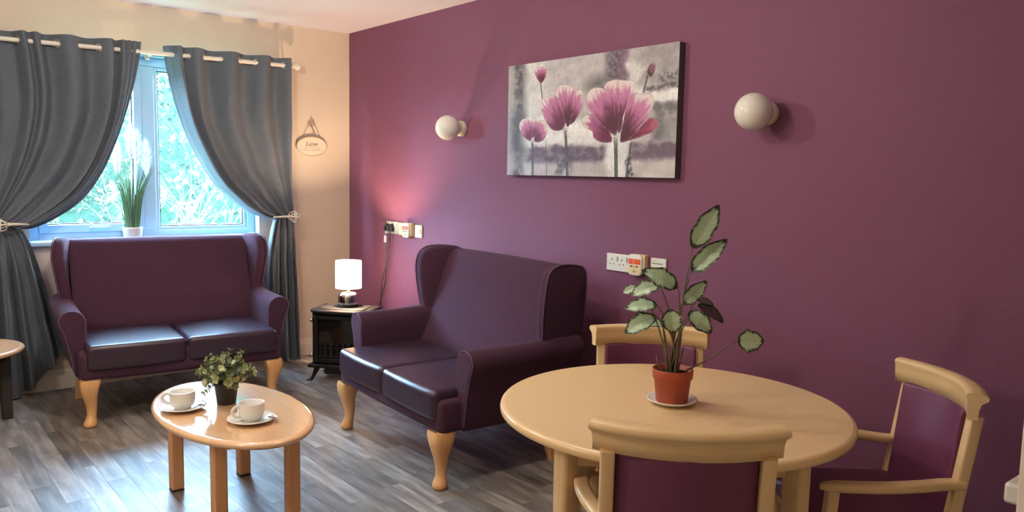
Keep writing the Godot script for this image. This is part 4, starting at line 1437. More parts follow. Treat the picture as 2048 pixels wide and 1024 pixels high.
	petal([[0.703, 0.64], [0.704, 0.458], [0.671, 0.351], [0.62, 0.292], [0.633, 0.242], [0.677, 0.223], [0.73, 0.238], [0.774, 0.245], [0.783, 0.29], [0.76, 0.4], [0.732, 0.499], [0.721, 0.62]], Vector2(0.695, 0.68), pale, pink, deep)
	petal([[0.715, 0.71], [0.733, 0.537], [0.751, 0.399], [0.78, 0.346], [0.827, 0.358], [0.856, 0.356], [0.881, 0.39], [0.882, 0.451], [0.848, 0.547], [0.8, 0.643], [0.758, 0.71]], Vector2(0.70, 0.73), pale, pink, srgb(74, 24, 48))
	petal([[0.672, 0.71], [0.615, 0.72], [0.567, 0.682], [0.557, 0.628], [0.508, 0.585], [0.492, 0.53], [0.525, 0.486], [0.573, 0.503], [0.64, 0.594]], Vector2(0.69, 0.71), pale, mid, wine)
	petal([[0.675, 0.66], [0.603, 0.565], [0.544, 0.467], [0.521, 0.398], [0.522, 0.319], [0.55, 0.276], [0.597, 0.276], [0.652, 0.323], [0.699, 0.393], [0.712, 0.509], [0.698, 0.65]], Vector2(0.695, 0.69), pale, pink, deep)
	# tufts of white strokes where petals meet stems
	var r := RandomNumberGenerator.new(); r.seed = 11
	for q in [[0.180, 0.665, 0.028, 40], [0.394, 0.575, 0.04, 60], [0.692, 0.665, 0.05, 80]]:
		for j in q[3]:
			var an := r.randf_range(-PI, 0.0) if j % 3 else r.randf_range(0, PI)
			var ln: float = q[2] * r.randf_range(0.4, 1.0)
			var tone := srgb(196, 200, 196) if r.randf() > 0.35 else srgb(110, 112, 116)
			for k in 26:
				var f := k / 25.0
				var px := int((q[0] + cos(an) * ln * f * 0.62) * CW); var py := int((q[1] + 0.03 + sin(an) * ln * f * 1.6) * CH)
				if px > 0 and px < CW - 1 and py > 0 and py < CH - 1:
					canvas_img.set_pixel(px, py, canvas_img.get_pixel(px, py).lerp(tone, 0.75 * (1 - f * 0.6)))


func petal(o: Array, foot: Vector2, tip: Color, body: Color, base: Color) -> void:
	var pts := []
	for p in o: pts.append(Vector3(p[0] * CW, p[1] * CH, 0))
	pts.append(pts[0])
	var sp := spline3(pts)
	var poly := PackedVector2Array(sp)
	var lo := Vector2(9999, 9999); var hi := Vector2.ZERO
	for p in poly:
		lo = lo.min(p); hi = hi.max(p)
	var ft := foot * Vector2(CW, CH)
	var far := 0.0
	for p in poly: far = maxf(far, p.distance_to(ft))
	var n := FastNoiseLite.new(); n.seed = int(foot.x * 1000) + o.size(); n.frequency = 1.0; n.fractal_octaves = 3
	for y in range(maxi(0, int(lo.y)), mini(CH, int(hi.y) + 2)):
		for x in range(maxi(0, int(lo.x)), mini(CW, int(hi.x) + 2)):
			var p := Vector2(x, y)
			if not Geometry2D.is_point_in_polygon(p, poly): continue
			var d := p - ft
			var an := d.angle()
			var k := d.length() / far + 0.16 * n.get_noise_2d(an * 7.0, d.length() * 0.01) + 0.05 * n.get_noise_2d(x * 0.08, y * 0.08)
			var c := base.lerp(body, ss(0.30, 0.70, k)).lerp(tip, ss(0.72, 0.93, k))
			var edge := 99.0
			for i in poly.size() - 1:
				edge = minf(edge, Geometry2D.get_closest_point_to_segment(p, poly[i], poly[i + 1]).distance_to(p))
			c = c.lerp(srgb(210, 190, 186), 0.55 * (1 - ss(0.6, 2.6, absf(edge - 2.2))) * (0.5 + n.get_noise_2d(x * 0.05 + 40, y * 0.05)))
			c = c.lerp(srgb(70, 46, 56), 0.75 * (1 - ss(0.3, 1.3, edge)))
			canvas_img.set_pixel(x, y, c.lightened(0.06 * n.get_noise_2d(an * 20.0, 3.0)) if true else c)


func spline3(pts: Array) -> PackedVector2Array:
	var out := PackedVector2Array()
	var n := pts.size() - 1
	for i in n:
		var a: Vector3 = pts[(i + n - 1) % n]; var b: Vector3 = pts[i]; var c: Vector3 = pts[(i + 1) % n]; var d: Vector3 = pts[(i + 2) % n]
		for k in 4:
			var q := b.cubic_interpolate(c, a, d, k / 4.0)
			out.append(Vector2(q.x, q.y))
	out.append(out[0])
	return out


# =====================================================================================================
# curtains
func rod_y(x: float) -> float:
	return lerpf(2.082, 2.102, (x + 2.24) / 1.78)


func build_curtains() -> void:
	var t := thing("curtain_rod", "white curtain rod with round end knob above the window", "curtain rod", Vector3(-1.5, 0, 0.10))
	put("rod", B.new().tube(PackedVector3Array([Vector3(-1.2, rod_y(-2.7), 0), Vector3(1.02, rod_y(-0.48), 0)]), 0.0135, 16), M.white_plastic, t)
	var fn := B.new()
	fn.ball(Vector3(1.04, rod_y(-0.46), 0), 0.026, 18)
	fn.tube(PackedVector3Array([Vector3(1.0, rod_y(-0.5), 0), Vector3(1.02, rod_y(-0.48), 0)]), 0.017, 14)
	put("finial", fn, M.white_plastic, t)
	for x in [-1.15, 0.07, 0.985]:
		var bk := B.new()
		bk.tube(PackedVector3Array([Vector3(x, rod_y(x - 1.5) - 0.004, -0.099), Vector3(x, rod_y(x - 1.5) - 0.012, -0.04), Vector3(x, rod_y(x - 1.5) - 0.010, 0.0)]), 0.007, 8)
		bk.rbox(Vector3(0.03, 0.06, 0.006), Vector3(x, rod_y(x - 1.5) - 0.004, -0.097), 0.002)
		put("bracket", bk, M.white_plastic, t)
	# across the top: (x, how far before (+) or behind (-) the rod)
	var lk := [[-2.46, 1.0], [-2.40, -1.0], [-2.32, 1.0], [-2.25, -0.9], [-2.185, -1.0], [-2.128, 1.0], [-2.098, -0.25], [-2.070, 0.95], [-2.012, -1.0], [-1.90, 1.0], [-1.79, -1.0], [-1.672, 1.0], [-1.632, -0.55], [-1.600, 0.95], [-1.582, 0.4], [-1.565, 0.9], [-1.547, 0.4], [-1.530, 0.9], [-1.512, 0.42], [-1.494, 0.8]]
	var li := spline([Vector3(-1.494, 2.15, 0), Vector3(-1.505, 2.05, 0), Vector3(-1.535, 1.90, 0), Vector3(-1.585, 1.72, 0), Vector3(-1.645, 1.54, 0), Vector3(-1.735, 1.33, 0), Vector3(-1.855, 1.165, 0), Vector3(-2.00, 1.06, 0), Vector3(-2.13, 1.005, 0), Vector3(-2.22, 1.015, 0)], 60)
	make_curtain("charcoal eyelet curtain tied back left of the window", lk, li, [Vector2(-2.385, 1.06), Vector2(-2.20, 1.02)],
		[[0.0, -2.50, 0.006], [0.35, -2.34, 0.006], [0.55, -2.22, 0.01], [0.66, -2.17, 0.045], [0.8, -2.085, 0.125], [0.9, -2.03, 0.19], [1.0, -1.985, 0.24]], 5.5, 3)
	var rk := [[-1.345, -0.9], [-1.318, 0.2], [-1.272, 1.0], [-1.225, -0.42], [-1.160, 0.95], [-1.049, -1.0], [-0.928, 1.0], [-0.812, -1.0], [-0.695, 1.0], [-0.607, -1.0], [-0.521, 0.9]]
	var rki := rk.duplicate()
	rki.reverse()
	var ri := spline([Vector3(-1.345, 2.15, 0), Vector3(-1.333, 2.06, 0), Vector3(-1.308, 1.93, 0), Vector3(-1.26, 1.74, 0), Vector3(-1.195, 1.555, 0), Vector3(-1.06, 1.30, 0), Vector3(-0.95, 1.185, 0), Vector3(-0.83, 1.09, 0), Vector3(-0.72, 1.040, 0), Vector3(-0.645, 1.035, 0)], 60)
	make_curtain("charcoal eyelet curtain tied back right of the window", rki, ri, [Vector2(-0.515, 1.06), Vector2(-0.645, 1.035)],
		[[0.0, -0.475, 0.006], [0.4, -0.53, 0.006], [0.6, -0.60, 0.012], [0.8, -0.69, 0.06], [1.0, -0.775, 0.13]], 4.5, 6)
	# holdbacks
	for s in [-1, 1]:
		var x := -0.545 if s > 0 else -2.295
		var y := 1.050 if s > 0 else 1.037
		var h := thing("curtain_holdback", "white curtain holdback with openwork ball beside the oval sign" if s > 0 else "white curtain holdback at the left border of the picture", "holdback", Vector3(x, y, 0.215), 0.0, "")
		var rings := B.new()
		for k in 4:
			rings.torus(Vector3.ZERO, Basis(Vector3.UP, PI * k / 4) * Basis(Vector3.BACK, 0.5 * k), 0.040, 0.0032, 24, 6)
		rings.torus(Vector3.ZERO, Basis(Vector3.BACK, PI / 2), 0.040, 0.0032, 24, 6)
		put("openwork_ball", rings, M.white_plastic, h)
		var d := -1.0 if s > 0 else 1.0
		put("arm", B.new().tube(spline([Vector3(d * 0.035, 0, 0), Vector3(d * 0.07, 0.002, 0.008), Vector3(d * 0.115, 0.0, 0.0), Vector3(d * 0.145, -0.002, -0.02)], 14), 0.010, 10, PackedFloat32Array([1.3, 1.2, 0.9, 0.8, 0.8, 0.75, 0.75, 0.7, 0.7, 0.65, 0.6, 0.55, 0.5, 0.45, 0.3])), M.white_plastic, h)
		put("post", B.new().tube(PackedVector3Array([Vector3(-d * 0.035, 0, -0.01), Vector3(-d * 0.05, 0, -0.05), Vector3(-d * 0.055, 0, -0.214)]), 0.007, 8), M.white_plastic, h)


func knot_at(knots: Array, x: float) -> float:
	for i in knots.size() - 1:
		var a: float = knots[i][0]; var b: float = knots[i + 1][0]
		if (x >= a and x <= b) or (x <= a and x >= b):
			var k := (x - a) / (b - a)
			return lerpf(knots[i][1], knots[i + 1][1], 0.5 - 0.5 * cos(PI * k))
	return knots[-1][1]


func make_curtain(label: String, knots: Array, inner: PackedVector3Array, tie: Array, hem: Array, folds: float, seed_: int) -> void:
	var n := FastNoiseLite.new()
	n.seed = seed_
	n.frequency = 1.0
	n.fractal_octaves = 3
	var xo: float = knots[0][0]
	var xi: float = knots[-1][0]
	var t := thing("curtain", label, "curtain", Vector3(0, 0, 0), 0.0, "charcoal eyelet curtains")
	var cols := 150
	var up_rows := 60
	var low_rows := 34
	var rows := []
	var sgn := signf(xi - xo)
	for r in up_rows + low_rows + 1:
		var row := PackedVector3Array()
		for ci in cols + 1:
			var f := float(ci) / cols
			# denser columns where the knots are dense (towards the inner edge)
			var xt := lerpf(xo, xi, f)
			var w := knot_at(knots, xt)
			var tx: float = lerpf(tie[0].x, tie[1].x, f)
			var ty: float = lerpf(tie[0].y, tie[1].y, f)
			var p := Vector3.ZERO
			var low_w := sin(TAU * folds * f + seed_) * 0.8 + 0.35 * sin(TAU * folds * 1.7 * f)
			if r <= up_rows:
				var k := float(r) / up_rows
				var top_y := rod_y(xt) + 0.05
				var o := Vector3(lerpf(xt, tx, smoothstep(0.25, 1.0, k)), lerpf(top_y, ty, k), 0)
				var i := inner[mini(inner.size() - 1, int(k * (inner.size() - 1) + 0.5))]
				i.x += (xt - xi) * pow(1 - k, 1.5) + (tx - tie[1].x) * k
				i.y += (ty - tie[1].y) * k + (top_y - rod_y(xi) - 0.05) * (1 - k)
				var g := pow(f, 1.35)
				p = o.lerp(i, g)
				# swags: threads between the edges sag a little
				p.y -= 0.05 * sin(PI * k) * sin(PI * f) * k
				var amp := lerpf(0.046, 0.024, smoothstep(0.15, 0.95, k))
				var ww := lerpf(w, w * 0.75 + low_w * 0.45, smoothstep(0.5, 1.0, k))
				p.z = 0.10 + amp * ww + 0.035 * sin(PI * k) * f + 0.03 * smoothstep(0.75, 1.0, k)
				p.z -= 0.075 * smoothstep(0.90, 1.0, f) * pow(sin(PI * clampf(k * 0.93 + 0.04, 0, 1)), 0.7)
				var dn := smoothstep(0.08, 0.4, k) * (1 - 0.6 * k)
				p.z += 0.012 * dn * n.get_noise_2d(xt * 7.0, p.y * 3.0)
				p.z += 0.010 * smoothstep(0.35, 0.8, k) * (1 - smoothstep(0.9, 1.0, k)) * sin(22.0 * (p.y * 0.8 + f * sgn * 0.6) + 5.0 * n.get_noise_2d(f * 3.0, k * 2.0)) * f
			else:
				var k := float(r - up_rows) / low_rows
				var hx := 0.0; var hy := 0.0
				for j in hem.size() - 1:
					if f >= hem[j][0] and f <= hem[j + 1][0] + 1e-5:
						var q: float = (f - hem[j][0]) / (hem[j + 1][0] - hem[j][0])
						hx = lerpf(hem[j][1], hem[j + 1][1], q); hy = lerpf(hem[j][2], hem[j + 1][2], q)
				p.x = lerpf(tx, hx, pow(k, 0.62))
				p.y = lerpf(ty, hy, k)
				var amp := lerpf(0.017, 0.050, smoothstep(0.0, 0.6, k))
				var ww := lerpf(w * 0.75 + low_w * 0.45, low_w, smoothstep(0.0, 0.3, k))
				p.z = 0.13 - 0.02 * smoothstep(0.0, 0.4, k) + amp * ww + 0.010 * n.get_noise_2d(f * 9.0, p.y * 4.0)
				p.z = maxf(p.z, 0.03)
			row.append(p)
		rows.append(row)
	# cloth has two faces and a thickness: go across in front and come back behind
	var both := []
	for row in rows:
		var ring := PackedVector3Array()
		for p in row: ring.append(p)
		for i in range(cols, -1, -1):
			ring.append(row[i] - Vector3(0.0, 0, 0.005))
		both.append(ring)
	put("cloth", B.new().grid(both, true, false), M.curtain, t)
	# eyelets where the cloth crosses the rod
	for j in knots.size() - 1:
		var a: float = knots[j][1]; var b: float = knots[j + 1][1]
		if a * b < -0.2 and absf(knots[j][0] - knots[j + 1][0]) > 0.03:
			var k := a / (a - b)
			var x := lerpf(knots[j][0], knots[j + 1][0], acos(1 - 2 * k) / PI)
			var ang := atan2(0.042 * (b - a), knots[j + 1][0] - knots[j][0])
			put("eyelet", B.new().torus(Vector3(x, rod_y(x), 0.0985), Basis(Vector3.UP, PI / 2 - ang), 0.021, 0.0048, 20, 8), M.chrome, t)


# =====================================================================================================
# plants
func leaf_mesh(b: B, foot: Vector3, tip: Vector3, width: float, face: Vector3, droop: float, fold: float, dark: bool, seed_: int) -> void:
	var n := FastNoiseLite.new(); n.seed = seed_; n.frequency = 1.0
	var ax := tip - foot
	var length := ax.length()
	var along := ax / length
	var side := face.cross(along).normalized()
	var nor := along.cross(side).normalized()
	var rows := []; var cols := []
	var nl := 22; var nw := 12
	for i in nl + 1:
		var k := float(i) / nl
		var hw := width * 0.5 * pow(sin(PI * pow(clampf(k, 0.0, 1.0), 0.85)), 0.72) * (1.0 + 0.06 * sin(k * 17 + seed_))
		var mid := foot + along * length * k + nor * droop * length * sin(PI * k) * 0.5
		var row := PackedVector3Array(); var cr := []
		for j in nw + 1:
			var q := (float(j) / nw) * 2 - 1
			var wob := 0.05 * sin(k * 21 + q * 2 + seed_) * absf(q)
			row.append(mid + side * hw * q + nor * (fold * hw * (absf(q) - 0.4) + wob * hw))
			var rim_d := minf((1 - absf(q)) * hw / (width * 0.5), minf(k, (1 - k)) * 1.6)
			var jag := 0.20 + 0.045 * sin((k * 9.0 - absf(q) * 1.2) * TAU * 0.8) + 0.10 * n.get_noise_2d(k * 9, q * 3)
			var c := srgb(170, 194, 162)
			var vein := 0.5 + 0.5 * sin((k * 8.5 - absf(q) * 1.6) * TAU)
			c = c.lerp(srgb(138, 166, 132), vein * 0.55)
			c = c.lerp(srgb(158, 172, 142), 0.7 * (1 - smoothstep(0.0, 0.10, absf(q))))
			if dark: c = c.lerp(srgb(70, 40, 52), 0.85)
			c = c.lerp(srgb(26, 38, 24), 1 - smoothstep(jag - 0.06, jag + 0.05, rim_d))
			c = c.lerp(srgb(150, 130, 96), (1 - smoothstep(0.0, 0.05, rim_d)) * clampf(n.get_noise_2d(k * 6, q * 2 + 9) * 2.0, 0, 1))
			cr.append(c.srgb_to_linear())
		rows.append(row); cols.append(cr)
	b.grid(rows, false, false, true, cols)
	# underside, a hair below
	var under := []; var uc := []
	for row in rows:
		var q := PackedVector3Array()
		var cc := []
		for p in row:
			q.append(p - nor * 0.0009)
			cc.append((srgb(96, 62, 74) if dark else srgb(104, 112, 90)).srgb_to_linear())
		under.append(q); uc.append(cc)
	b.grid(under, false, false, true, uc)


func build_plants() -> void:
	# --- the leafy plant in a terracotta pot on the dining table
	var sc := thing("plant_saucer", "white saucer under the terracotta pot on the dining table", "saucer", Vector3(-1.025, 0.690, 3.975))
	put("dish", B.new().lathe([[0.0, 0.0], [0.045, 0.0], [0.060, 0.004], [0.074, 0.012], [0.0765, 0.014], [0.076, 0.0165], [0.072, 0.015], [0.058, 0.008], [0.044, 0.0055], [0.0, 0.0055]], 56), M.china, sc)
	var t := thing("potted_plant", "tall plant with dark-edged pale green leaves in a terracotta pot", "plant", Vector3(-1.025, 0.6958, 3.975))
	put("pot", B.new().lathe([[0.0, 0.0], [0.046, 0.0], [0.0475, 0.002], [0.0555, 0.072], [0.0600, 0.074], [0.0615, 0.100], [0.0605, 0.102], [0.0575, 0.101], [0.0545, 0.085], [0.0, 0.085]], 56), M.terracotta, t)
	var so := B.new()
	so.lathe([[0.0, 0.094], [0.02, 0.0935], [0.04, 0.091], [0.0545, 0.087], [0.0, 0.083]], 28)
	put("soil", so, M.soil, t)
	var o := t.position
	var base := Vector3(-1.025, 0.79, 3.975)
	var face := Vector3(-0.782, 0.12, 0.623)
	var right := Vector3(0.772, 0.019, 0.636)
	# foot, tip, width, tilt of the leaf's face sideways / upwards, droop, fold, dark underside
	var leaves := [
		[Vector3(-0.999, 1.162, 4.008), Vector3(-0.953, 1.295, 4.064), 0.064, 0.1, 0.1, 0.10, 0.25, false],
		[Vector3(-0.975, 1.088, 3.989), Vector3(-0.910, 1.192, 4.068), 0.060, -0.1, 0.25, 0.12, 0.25, false],
		[Vector3(-1.060, 1.050, 4.010), Vector3(-1.128, 1.098, 3.926), 0.060, 0.1, 0.45, 0.22, 0.2, false],
		[Vector3(-1.055, 1.048, 3.938), Vector3(-1.108, 1.012, 3.870), 0.055, -0.1, 0.9, 0.22, 0.25, false],
		[Vector3(-1.089, 0.994, 3.959), Vector3(-1.149, 0.978, 3.883), 0.055, 0.0, 1.0, 0.16, 0.2, false],
		[Vector3(-1.100, 0.963, 3.968), Vector3(-1.162, 0.907, 3.899), 0.058, 0.1, 0.7, 0.26, 0.25, false],
		[Vector3(-1.081, 0.988, 4.000), Vector3(-1.072, 0.914, 4.012), 0.060, 0.0, 0.1, 0.20, 0.35, false],
		[Vector3(-0.995, 0.990, 3.980), Vector3(-0.953, 1.066, 4.033), 0.048, 0.2, 0.3, 0.10, 0.3, false],
		[Vector3(-1.024, 0.979, 4.025), Vector3(-0.981, 0.917, 4.078), 0.054, 0.0, 0.3, 0.22, 0.25, false],
		[Vector3(-0.936, 0.987, 3.990), Vector3(-0.887, 0.934, 4.052), 0.050, 0.6, 1.0, 0.10, 0.3, true],
		[Vector3(-0.922, 0.998, 3.976), Vector3(-0.890, 0.984, 4.015), 0.034, 0.4, 1.6, 0.1, 0.3, true],
		[Vector3(-0.894, 0.890, 4.107), Vector3(-0.845, 0.894, 4.168), 0.068, 0.1, -0.1, 0.1, 0.2, false],
		[Vector3(-1.050, 1.034, 3.845), Vector3(-1.080, 1.009, 3.808), 0.032, 0.2, 0.8, 0.1, 0.2, false],
		[Vector3(-1.005, 0.921, 3.920), Vector3(-1.043, 0.921, 3.872), 0.034, 0.0, 1.1, 0.1, 0.2, false],
	]
	var r := RandomNumberGenerator.new(); r.seed = 3
	for i in leaves.size():
		var l: Array = leaves[i]
		var b := B.new()
		var fc: Vector3 = (face + right * float(l[3]) + Vector3.UP * float(l[4])).normalized()
		leaf_mesh(b, l[0] - o, l[1] - o, l[2], fc, l[5], l[6], l[7], i + 3)
		var lf := put("leaf", b, M.leaf, t)
		var foot := base + Vector3(r.randf_range(-0.018, 0.018), -0.004, r.randf_range(-0.018, 0.018))
		if i == 11: foot = base + right * 0.040
		var p0: Vector3 = l[0]
		var dir: Vector3 = (l[1] - l[0]).normalized()
		var mid := foot.lerp(p0, 0.55) + Vector3(0, 0.015 if i != 11 else -0.012, 0) - dir * 0.01
		var path := spline([foot - o, mid - o, p0 - o, p0 + dir * 0.012 - o], 18)
		var s2 := PackedFloat32Array()
		for k in 19: s2.append(lerpf(1.25, 0.55, k / 18.0))
		put("stem", B.new().tube(path, 0.0026, 7, s2), M.stem if i % 3 else M.stem_green, lf)
	for k in 9:
		var a := TAU * k / 9.0
		var f := base + Vector3(cos(a) * 0.014, -0.004, sin(a) * 0.014)
		var tp := f + Vector3(cos(a) * 0.02 + r.randf_range(-0.015, 0.015), r.randf_range(0.05, 0.14), sin(a) * 0.02)
		put("stem", B.new().tube(spline([f - o, f.lerp(tp, 0.5) - o, tp - o], 8), 0.0032, 6, PackedFloat32Array([1.1, 1.1, 1, 1, 1, 0.9, 0.9, 0.8, 0.5])), M.stem_green if k % 2 else M.stem, t)
	var tw := spline([base + right * -0.035 - o, base + right * -0.045 + Vector3(0, 0.02, 0) - o, base + right * -0.052 + Vector3(0, 0.045, 0) - o], 6)
	put("dry_shoot", B.new().tube(tw, 0.0016, 5), M.rope, t)

	# --- small artificial shrub on the coffee table
	var e := thing("small_potted_shrub", "small round-leaved artificial plant in a black pot on the coffee table", "plant", Vector3(-1.757, 0.400, 2.235))
	put("pot", B.new().lathe([[0.0, 0.0], [0.036, 0.0], [0.0375, 0.002], [0.0475, 0.080], [0.050, 0.081], [0.0505, 0.089], [0.048, 0.090], [0.045, 0.080], [0.0, 0.078]], 40), M.black_plastic, e)
	put("soil", B.new().lathe([[0.0, 0.083], [0.03, 0.082], [0.0455, 0.080], [0.0, 0.077]], 24), M.soil, e)
	var stems := B.new()
	var fol := B.new()
	var tones := [srgb(140, 150, 104), srgb(166, 174, 126), srgb(106, 118, 84), srgb(182, 188, 142), srgb(88, 100, 78), srgb(122, 134, 96)]
	for k in 96:
		var d := Vector3(r.randfn(), absf(r.randfn()) * 0.9 - 0.22, r.randfn()).normalized()
		var len_ := r.randf_range(0.060, 0.106)
		var c0 := Vector3(d.x * 0.012, 0.082, d.z * 0.012)
		var c2 := Vector3(0, 0.118, 0) + d * len_ * Vector3(1.08, 1.0, 1.08)
		var c1 := c0.lerp(c2, 0.5) + Vector3(0, 0.02, 0)
		var path := spline([c0, c1, c2], 8)
		stems.tube(path, 0.0011, 4)
		for q in range(3, 9):
			var dr := (path[mini(q + 1, 8)] - path[q - 1]).normalized()
			var tone: Color = tones[r.randi() % 6].srgb_to_linear()
			var n_leaf := 2 if q < 8 else 4
			for w in n_leaf:
				var an := q * 1.57 + PI * w * (1.0 if q < 8 else 0.5) + r.randf_range(-0.3, 0.3)
				var u := dr.cross(Vector3(0.3, 0.8, 0.5)).normalized()
				var out := (u.rotated(dr, an) + dr * (0.5 if q < 8 else 0.7)).normalized()
				round_leaf(fol, path[q], out, dr, r.randf_range(0.013, 0.021), tone)
	var sm := put("stems", stems, M.stem_green, e)
	sm.set_meta("kind", "stuff")
	var fo := put("foliage", fol, M.leaf, e)
	fo.set_meta("kind", "stuff")

	# --- grasses with plumes on the window sill
	var g := thing("pampas_grass_plant", "tall artificial grass with pale feathery plumes on the window sill", "plant", Vector3(-1.545, 0.9205, -0.012))
	put("pot", B.new().lathe([[0.0, 0.0], [0.050, 0.0], [0.053, 0.004], [0.060, 0.062], [0.061, 0.068], [0.058, 0.069], [0.055, 0.058], [0.0, 0.056]], 36), M.white_plastic, g)
	var bl := B.new()
	for k in 120:
		var a := r.randf_range(0, TAU)
		var q := sqrt(r.randf()) * 0.042
		var f := Vector3(cos(a) * q, 0.055, sin(a) * q)
		var h := r.randf_range(0.22, 0.52)
		var lean := Vector3(cos(a), 0, sin(a)) * (0.25 + q * 6.0) * h * r.randf_range(0.25, 0.62)
		lean.z *= 0.55
		var path := spline([f, f + Vector3(0, h * 0.5, 0) + lean * 0.28, f + Vector3(0, h * (1.0 - 0.1 * r.randf()), 0) + lean], 8)
		var tone: Color = [srgb(74, 104, 66), srgb(96, 120, 80), srgb(56, 84, 56), srgb(124, 140, 98)][r.randi() % 4].srgb_to_linear()
		blade(bl, path, r.randf_range(0.0018, 0.0042), tone)
	var bm := put("blades", bl, M.leaf, g)
	bm.set_meta("kind", "stuff")
	for q in [[-0.005, 0.70, 0.03], [0.085, 0.60, 0.03], [-0.085, 0.60, 0.02], [0.03, 0.66, 0.03]]:
		var pb := B.new()
		var topv := Vector3(q[0], q[1], q[2])
		pb.tube(spline([Vector3(q[0] * 0.2, 0.06, 0), Vector3(q[0] * 0.55, 0.3, q[2] * 0.3), topv - Vector3(0, 0.2, 0)], 8), 0.0016, 5)
		for k in 420:
			var f := r.randf()
			var at := topv - Vector3(0, 0.21 * (1 - f), 0)
			var a := r.randf_range(0, TAU)
			var spread := r.randf_range(0.02, 0.052) * sin(PI * clampf(0.12 + f * 0.8, 0, 1))
			var end := at + Vector3(cos(a) * spread, 0.03 + 0.02 * r.randf(), sin(a) * spread)
			var sd := Vector3(-sin(a), 0.2, cos(a)) * 0.0014
			pb.tri(at + sd, at - sd, end, -1)
			pb.tri(at - sd, at + sd, end + Vector3(0, 0.001, 0), -1)
		var pm := put("plume", pb, mat(srgb(198, 202, 190), 0.8), g)
		pm.material_override.backlight_enabled = true
		pm.material_override.backlight = Color(0.8, 0.8, 0.8)


func round_leaf(b: B, at: Vector3, out: Vector3, up: Vector3, size: float, tone: Color) -> void:
	var side := out.cross(up).normalized()
	var nor := side.cross(out).normalized()
	b.begin()
	var c := at + out * size * 0.55 - nor * size * 0.10
	var ring := []
	for i in 8:
		var a := TAU * i / 8
		ring.append(at + out * size * (0.55 + 0.5 * cos(a)) + side * size * 0.46 * sin(a) + nor * size * 0.05)
	b.col = tone
	for i in 8: b.tri(ring[i], ring[(i + 1) % 8], c, b.group)
	b.col = Color.WHITE


func blade(b: B, path: PackedVector3Array, w: float, tone: Color) -> void:
	b.begin()
	b.col = tone
	var n := path.size() - 1
	for i in n:
		var d := (path[i + 1] - path[i]).normalized()
		var s := d.cross(Vector3(0.5, 0.1, -0.85)).normalized()
		var w0 := w * (1 - pow(float(i) / n, 2.0)); var w1 := w * (1 - pow(float(i + 1) / n, 2.0))
		var nn := s.cross(d) * w * 0.35
		b.tri(path[i] - s * w0, path[i] + nn, path[i + 1] - s * w1, b.group)
		b.tri(path[i] + nn, path[i + 1] + nn, path[i + 1] - s * w1, b.group)
		b.tri(path[i] + nn, path[i] + s * w0, path[i + 1] + nn, b.group)
		b.tri(path[i] + s * w0, path[i + 1] + s * w1, path[i + 1] + nn, b.group)
	b.col = Color.WHITE


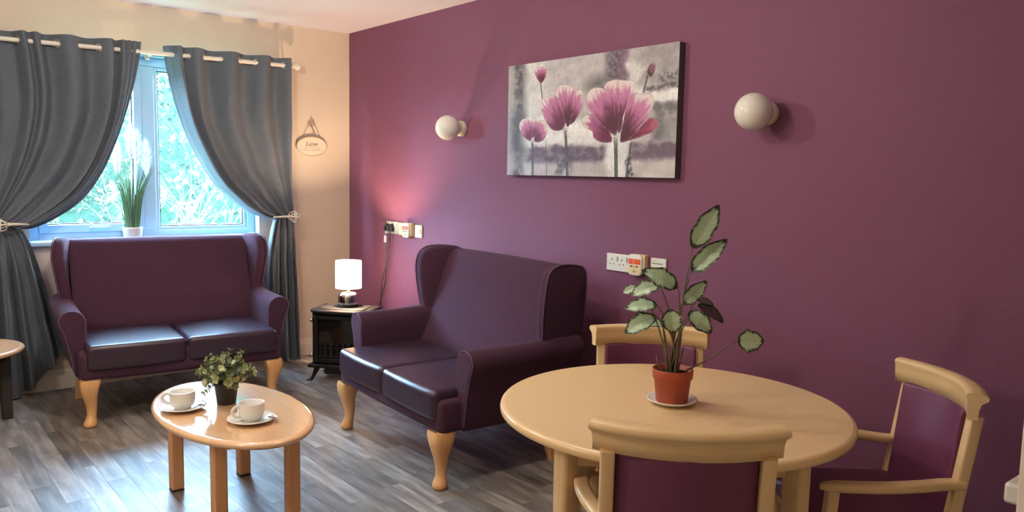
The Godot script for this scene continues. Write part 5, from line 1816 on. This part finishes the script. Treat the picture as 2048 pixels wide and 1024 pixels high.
# =====================================================================================================
# cups on the coffee table
func build_cups() -> void:
	var names := ["left of the black plant pot", "right of the black plant pot"]
	var spots := [Vector3(-1.930, 0.400, 2.222), Vector3(-1.768, 0.400, 2.535)]
	for k in 2:
		var s := thing("saucer", "white saucer under the cup " + names[k], "saucer", spots[k], 0.0, "white saucers")
		put("dish", B.new().lathe([[0.0, 0.004], [0.034, 0.004], [0.036, 0.0], [0.042, 0.0], [0.050, 0.004], [0.078, 0.012], [0.090, 0.0165], [0.0915, 0.018], [0.090, 0.0195], [0.076, 0.0155], [0.048, 0.0085], [0.034, 0.0075], [0.0, 0.0075]], 56), M.china, s)
		var c := thing("cup", "white stacking cup " + names[k], "cup", spots[k] + Vector3(0, 0.0078, 0), 0.0, "white cups")
		put("bowl", B.new().lathe([[0.0, 0.003], [0.026, 0.003], [0.028, 0.0], [0.032, 0.0], [0.033, 0.005], [0.042, 0.014], [0.047, 0.026], [0.0485, 0.040], [0.0485, 0.0655], [0.0495, 0.069], [0.0480, 0.0695], [0.0455, 0.067], [0.0455, 0.035], [0.042, 0.02], [0.030, 0.010], [0.0, 0.008]], 56), M.china, c)
		var a := 2.62 if k == 0 else 2.35   # the side the handle is on, as an angle in the plan
		var dir := Vector3(cos(a) * -1.0, 0, 0) # replaced below
		dir = Vector3(-0.80, 0, -0.42 if k == 0 else 0.05).normalized()
		var hp := spline([dir * 0.046 + Vector3(0, 0.057, 0), dir * 0.062 + Vector3(0, 0.060, 0), dir * 0.075 + Vector3(0, 0.050, 0), dir * 0.074 + Vector3(0, 0.034, 0), dir * 0.062 + Vector3(0, 0.023, 0), dir * 0.044 + Vector3(0, 0.021, 0)], 22)
		put("handle", B.new().sweep(hp, round_rect(0.013, 0.008, 0.0035, 3), dir.cross(Vector3.UP)), M.china, c)
		var sp := thing("teaspoon", "steel teaspoon on the saucer " + names[k], "teaspoon", spots[k], 0.0, "steel teaspoons")
		# the spoon lies on the right of the saucer, bowl outwards
		var d2 := Vector3(0.86, 0, 0.10).normalized()
		var n2 := Vector3(-d2.z, 0, d2.x)
		var st := Vector3(0.015, 0.014, 0.060)
		st = d2 * 0.0 + n2 * 0.056 + Vector3(0, 0.0125, 0)
		var hd := PackedVector3Array([st - d2 * 0.055 + Vector3(0, 0.0035, 0), st - d2 * 0.02, st + d2 * 0.02 + Vector3(0, 0.002, 0), st + d2 * 0.048 + Vector3(0, 0.009, 0)])
		put("handle", B.new().sweep(spline([hd[0], hd[1], hd[2], hd[3]], 12), round_rect(0.007, 0.002, 0.0008, 2), Vector3.UP), M.steel, sp)
		var bw := B.new()
		var rows := []
		for i in 9:
			var q := float(i) / 8
			var row := PackedVector3Array()
			for j in 20:
				var an := TAU * j / 20
				var cc := st + d2 * 0.066 + Vector3(0, 0.013, 0)
				row.append(cc + d2 * cos(an) * 0.020 * q + n2 * sin(an) * 0.013 * q + Vector3(0, -0.005 * (1 - q * q), 0))
			rows.append(row)
		for i in range(8, -1, -1):
			var up := PackedVector3Array()
			for p in rows[i]: up.append(p + Vector3(0, 0.0009, 0))
			rows.append(up)
		bw.grid(rows, true)
		put("bowl", bw, M.steel, sp)
